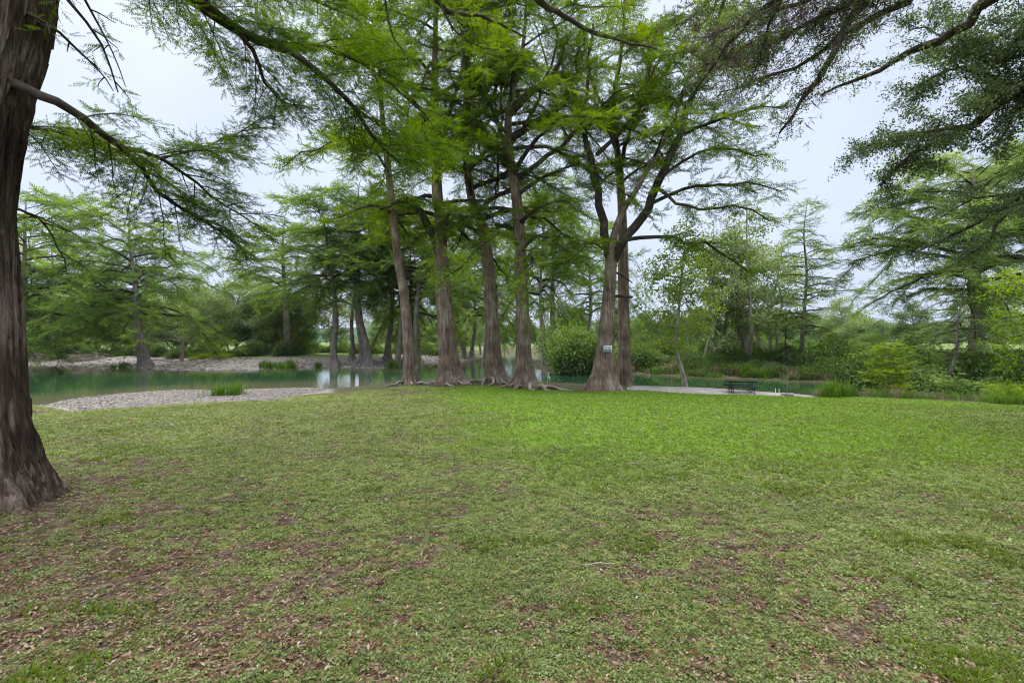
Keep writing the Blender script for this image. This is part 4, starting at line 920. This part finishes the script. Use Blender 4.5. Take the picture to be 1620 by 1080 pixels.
def s_far(r, n):
    x = r.uniform(-80, -9, n); y = r.uniform(57, 95, n); sd = river_sd(x, y); k = (sd > -.3) & (sd < 13) & ~is_near(x, y) & (r.uniform(0, 1, n) < np.clip(1.1-sd/13, 0, 1)); return np.column_stack([x, y])[k]
stones('gravel', 22000, s_far, .06, .3, 2, 'pale river stones of the far gravel bank')

# ------------------------------------------------------------------ 9. grass, weeds and fallen leaves on the lawn
def scatter(n, seed, d0=1.6, d1=32, pw=-.5):
    r = rg(seed); u = r.uniform(0, 1, n); q = pw+1
    d = (d0**q+(d1**q-d0**q)*u)**(1/q); x = r.uniform(-1.27, 1.27, n)*d+r.normal(size=n)*.3
    e = np.interp(x, lawn_edge[:, 0], lawn_edge[:, 1]); k = (d < e) & ((x+6.55)**2+(d-5.2)**2 > .62)
    return x[k], d[k], r
# clover and low weeds
x, y, r = scatter(150000, 701, pw=-.9, d1=22)
gr = green_f(x, y); lu = lush_f(x, y); k = r.uniform(0, 1, len(x)) < np.clip(gr*.7+.03, 0, 1)*(1-.75*lu); x, y = x[k], y[k]; n = len(x); az = r.uniform(0, 6.28, n)
LV = Leaves(); LV.add(np.column_stack([x, y, zg(x, y)+.004]), np.column_stack([np.cos(az), np.sin(az), 0*az]), nrm(np.column_stack([r.normal(size=(n, 2))*.12, np.ones(n)])), np.clip(.014+.0054*y, .021, .09)*r.uniform(.6, 1.3, n), np.clip(.25+.5*fbm(x*1.2, y*1.2, 71)+r.normal(size=n)*.14, 0, 1))
def tpl_clover(n, seed):
    r = rg(seed); T = []
    for k in range(n):
        a = r.uniform(0, 6.28); d = math.sqrt(r.uniform(0, 1)); c = np.array([d*math.cos(a), d*math.sin(a), r.uniform(.1, .75)*(1.1-d*.5)])
        b = r.uniform(0, 6.28); f = nrm(np.array([math.cos(b), math.sin(b), r.normal()*.35])); up = nrm(np.array([0, 0, 1.])+r.normal(size=3)*.35); sd = nrm(np.cross(up, f)); l = r.uniform(.35, .6); w = l*.38
        T += [c, c+f*l*.55+sd*w, c+f*l, c, c+f*l, c+f*l*.55-sd*w]
    return np.array(T)
M['clover'] = leafmat('clover_leaf', [(0, (.045,.062,.017)), (.5, (.128,.168,.042)), (1, (.27,.32,.11))], .3, .02)
M['blade'] = leafmat('grass_blade', [(0, (.095,.115,.03)), (.45, (.135,.205,.028)), (1, (.21,.32,.045))], .35)
M['deadleaf'] = leafmat('dead_leaf', [(0, (.08,.042,.022)), (.35, (.16,.095,.058)), (.7, (.25,.175,.12)), (1, (.35,.28,.22))], .1)
tag(LV.build([tpl_clover(9, s) for s in range(5)], 'ground_weeds', M['clover'], None, (0, 0, 0), 5), 'low clover and weeds over the lawn', 'weeds', kind='stuff')
# grass tufts: thick on the lush part, scattered elsewhere
x, y, r = scatter(170000, 702, pw=-.6, d1=33)
lu = lush_f(x, y); gr2 = green_f(x, y); tu = sst(.62, .76, fbm(x*1.7, y*1.7, 91, 3)); k = r.uniform(0, 1, len(x)) < np.clip(lu+.5*tu+.2*gr2+.12*sst(.45, .6, fbm(x*3, y*3, 95, 2))+.3*sst(9, 18, y), 0, 1); x, y, lu, tu = x[k], y[k], lu[k], tu[k]; n = len(x); az = r.uniform(0, 6.28, n)
LV = Leaves(); LV.add(np.column_stack([x, y, zg(x, y)-.005]), np.column_stack([np.cos(az), np.sin(az), 0*az]), nrm(np.column_stack([r.normal(size=(n, 2))*.15, np.ones(n)])), (.05+.0012*y)*r.uniform(.6, 1.2, n)*np.where(lu > .4, 1, .7+.55*tu), np.clip(.08+.37*lu+.3*fbm(x*.8, y*.8, 72)+r.normal(size=n)*.16, 0, 1))
tag(LV.build([tpl_tuft(7, 80+s, .8, .055) for s in range(4)], 'grass', M['blade'], None, (0, 0, 0), 6), 'short green grass, brightest in the middle of the lawn', 'grass', kind='stuff')
# fallen leaves
x, y, r = scatter(150000, 703, pw=-1.1, d1=20)
gr = green_f(x, y); k = r.uniform(0, 1, len(x)) < np.clip(1.0-gr*.65, .35, 1)*(1-.85*lush_f(x, y))*.85; x, y = x[k], y[k]; n = len(x); az = r.uniform(0, 6.28, n)
LV = Leaves(); LV.add(np.column_stack([x, y, zg(x, y)+r.uniform(.004, .02, n)]), np.column_stack([np.cos(az), np.sin(az), r.normal(size=n)*.25]), nrm(np.column_stack([r.normal(size=(n, 2))*.3, np.ones(n)])), np.clip(.021+.0028*y, .025, .06)*r.uniform(.4, 1.4, n), np.clip(.5+r.normal(size=n)*.27, 0, 1))
TD = [np.array([(0,0,0),(.4,.24,.06),(1,.02,.0),(0,0,0),(1,.02,.0),(.45,-.22,.08)]), np.array([(0,0,.05),(.5,.2,.0),(1,-.05,.12),(0,0,.05),(1,-.05,.12),(.5,-.26,.03)])]
tag(LV.build(TD, 'fallen_leaves', M['deadleaf'], None, (0, 0, 0), 7), 'brown fallen leaves littering the bare soil', 'leaf litter', kind='stuff')
r = rg(66)
for k in range(26):
    d = r.uniform(3.6, 13); xx = r.uniform(-.95, .95)*d; a = r.uniform(0, PI); l = r.uniform(.1, .32); m = 7; u = np.linspace(-.5, .5, m)[:, None]
    p = np.array([xx, d, 0])+np.array([math.cos(a), math.sin(a), 0])*l*u; p[:, :2] += np.cumsum(r.normal(size=(m, 2))*.012*l/.2, 0); p[:, 2] = zg(p[:, 0], p[:, 1])+.018+.012*r.uniform(0, 1, m)
    mb = MB(); tube(mb, p, np.linspace(.007, .003, m), 5); i0 = 3; tube(mb, p[i0]+np.linspace(0, 1, 4)[:, None]*np.array([math.cos(a+.7), math.sin(a+.7), .1])*l*.3, np.linspace(.004, .002, 4), 4)
    tag(mb.build('fallen_twig', M['deadwood'], None, tuple(p[0])), 'small grey fallen twig lying in the lawn', 'twig', 'fallen twigs on the lawn')
# ------------------------------------------------------------------ the air
mb = MB(); mb.box((0, 690, 30), (3700, 1700, 80)); hm_, N, L = newmat('haze_air')
pv = N.new('ShaderNodeVolumePrincipled'); pv.inputs['Density'].default_value = .00008; pv.inputs['Color'].default_value = (.86, .92, 1, 1); pv.inputs['Anisotropy'].default_value = .2
o = N.new('ShaderNodeOutputMaterial'); L.new(pv.outputs[0], o.inputs['Volume'])
HZ = mb.build('haze', hm_); tag(HZ, 'thin pale haze fading the far hills and trees', 'haze', kind='stuff')
# ------------------------------------------------------------------ light, sky, camera
sc = bpy.context.scene
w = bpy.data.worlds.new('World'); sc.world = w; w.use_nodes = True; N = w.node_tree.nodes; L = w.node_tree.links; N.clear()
SUN_EL, SUN_AZ = 52, -60       # azimuth from +Y towards +X
sky = N.new('ShaderNodeTexSky'); sky.sky_type = 'NISHITA'; sky.sun_disc = False; sky.sun_elevation = math.radians(SUN_EL); sky.sun_rotation = math.radians(SUN_AZ); sky.air_density = 1.; sky.dust_density = 3.
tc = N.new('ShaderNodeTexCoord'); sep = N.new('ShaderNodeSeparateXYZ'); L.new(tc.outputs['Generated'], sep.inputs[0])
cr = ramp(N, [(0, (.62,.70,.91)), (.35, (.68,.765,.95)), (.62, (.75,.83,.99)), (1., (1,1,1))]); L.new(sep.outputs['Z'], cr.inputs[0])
br = N.new('ShaderNodeMapRange'); br.inputs['From Min'].default_value = .63; br.inputs['From Max'].default_value = 1.; br.inputs['To Min'].default_value = 12.7; br.inputs['To Max'].default_value = 82.  # sky above the view, made brighter than natural overcast to lift the scene
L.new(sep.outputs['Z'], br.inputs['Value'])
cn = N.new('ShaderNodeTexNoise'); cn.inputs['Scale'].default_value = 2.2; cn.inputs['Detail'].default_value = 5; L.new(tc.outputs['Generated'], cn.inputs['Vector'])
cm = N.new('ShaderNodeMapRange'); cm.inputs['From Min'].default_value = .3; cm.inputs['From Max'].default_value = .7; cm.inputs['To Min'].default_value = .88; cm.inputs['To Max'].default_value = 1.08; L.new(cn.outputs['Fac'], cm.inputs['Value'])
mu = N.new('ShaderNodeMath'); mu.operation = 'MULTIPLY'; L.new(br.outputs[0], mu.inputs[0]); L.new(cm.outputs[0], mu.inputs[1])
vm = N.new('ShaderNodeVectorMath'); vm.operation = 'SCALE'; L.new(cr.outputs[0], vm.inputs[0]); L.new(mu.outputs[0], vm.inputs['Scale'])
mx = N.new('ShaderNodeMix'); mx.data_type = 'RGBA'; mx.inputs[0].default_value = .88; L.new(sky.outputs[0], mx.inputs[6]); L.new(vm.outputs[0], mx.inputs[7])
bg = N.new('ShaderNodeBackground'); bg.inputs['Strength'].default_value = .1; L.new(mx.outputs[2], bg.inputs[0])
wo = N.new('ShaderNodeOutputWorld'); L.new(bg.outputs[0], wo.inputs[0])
sl = bpy.data.lights.new('sun', 'SUN'); sl.energy = 1.5; sl.angle = math.radians(25); sl.color = (1., .96, .9)
so = bpy.data.objects.new('sun', sl); C.objects.link(so)
e, a = math.radians(SUN_EL), math.radians(SUN_AZ)
so.rotation_euler = Vector((math.sin(a)*math.cos(e), math.cos(a)*math.cos(e), math.sin(e))).to_track_quat('Z', 'Y').to_euler(); so.location = (0, 0, 60)
cam = bpy.data.cameras.new('camera'); co = bpy.data.objects.new('camera', cam); C.objects.link(co); co.location = (0, 0, CZ); co.rotation_euler = (PI/2, 0, 0)
cam.lens = 16; cam.sensor_width = 36; cam.sensor_fit = 'HORIZONTAL'; cam.clip_start = .05; cam.clip_end = 5000; sc.camera = co
sc.view_settings.view_transform = 'Standard'; sc.view_settings.look = 'None'; sc.view_settings.exposure = 0; sc.view_settings.gamma = 1
cy = sc.cycles; cy.max_bounces = 6; cy.diffuse_bounces = 3; cy.glossy_bounces = 2; cy.transmission_bounces = 3; cy.transparent_max_bounces = 4; cy.caustics_reflective = False; cy.caustics_refractive = False
cy.use_denoising = True; cy.denoiser = 'OPENIMAGEDENOISE'; cy.denoising_prefilter = 'FAST'; cy.use_adaptive_sampling = True; cy.adaptive_threshold = .012; cy.filter_width = 1.15; cy.sample_clamp_indirect = 6
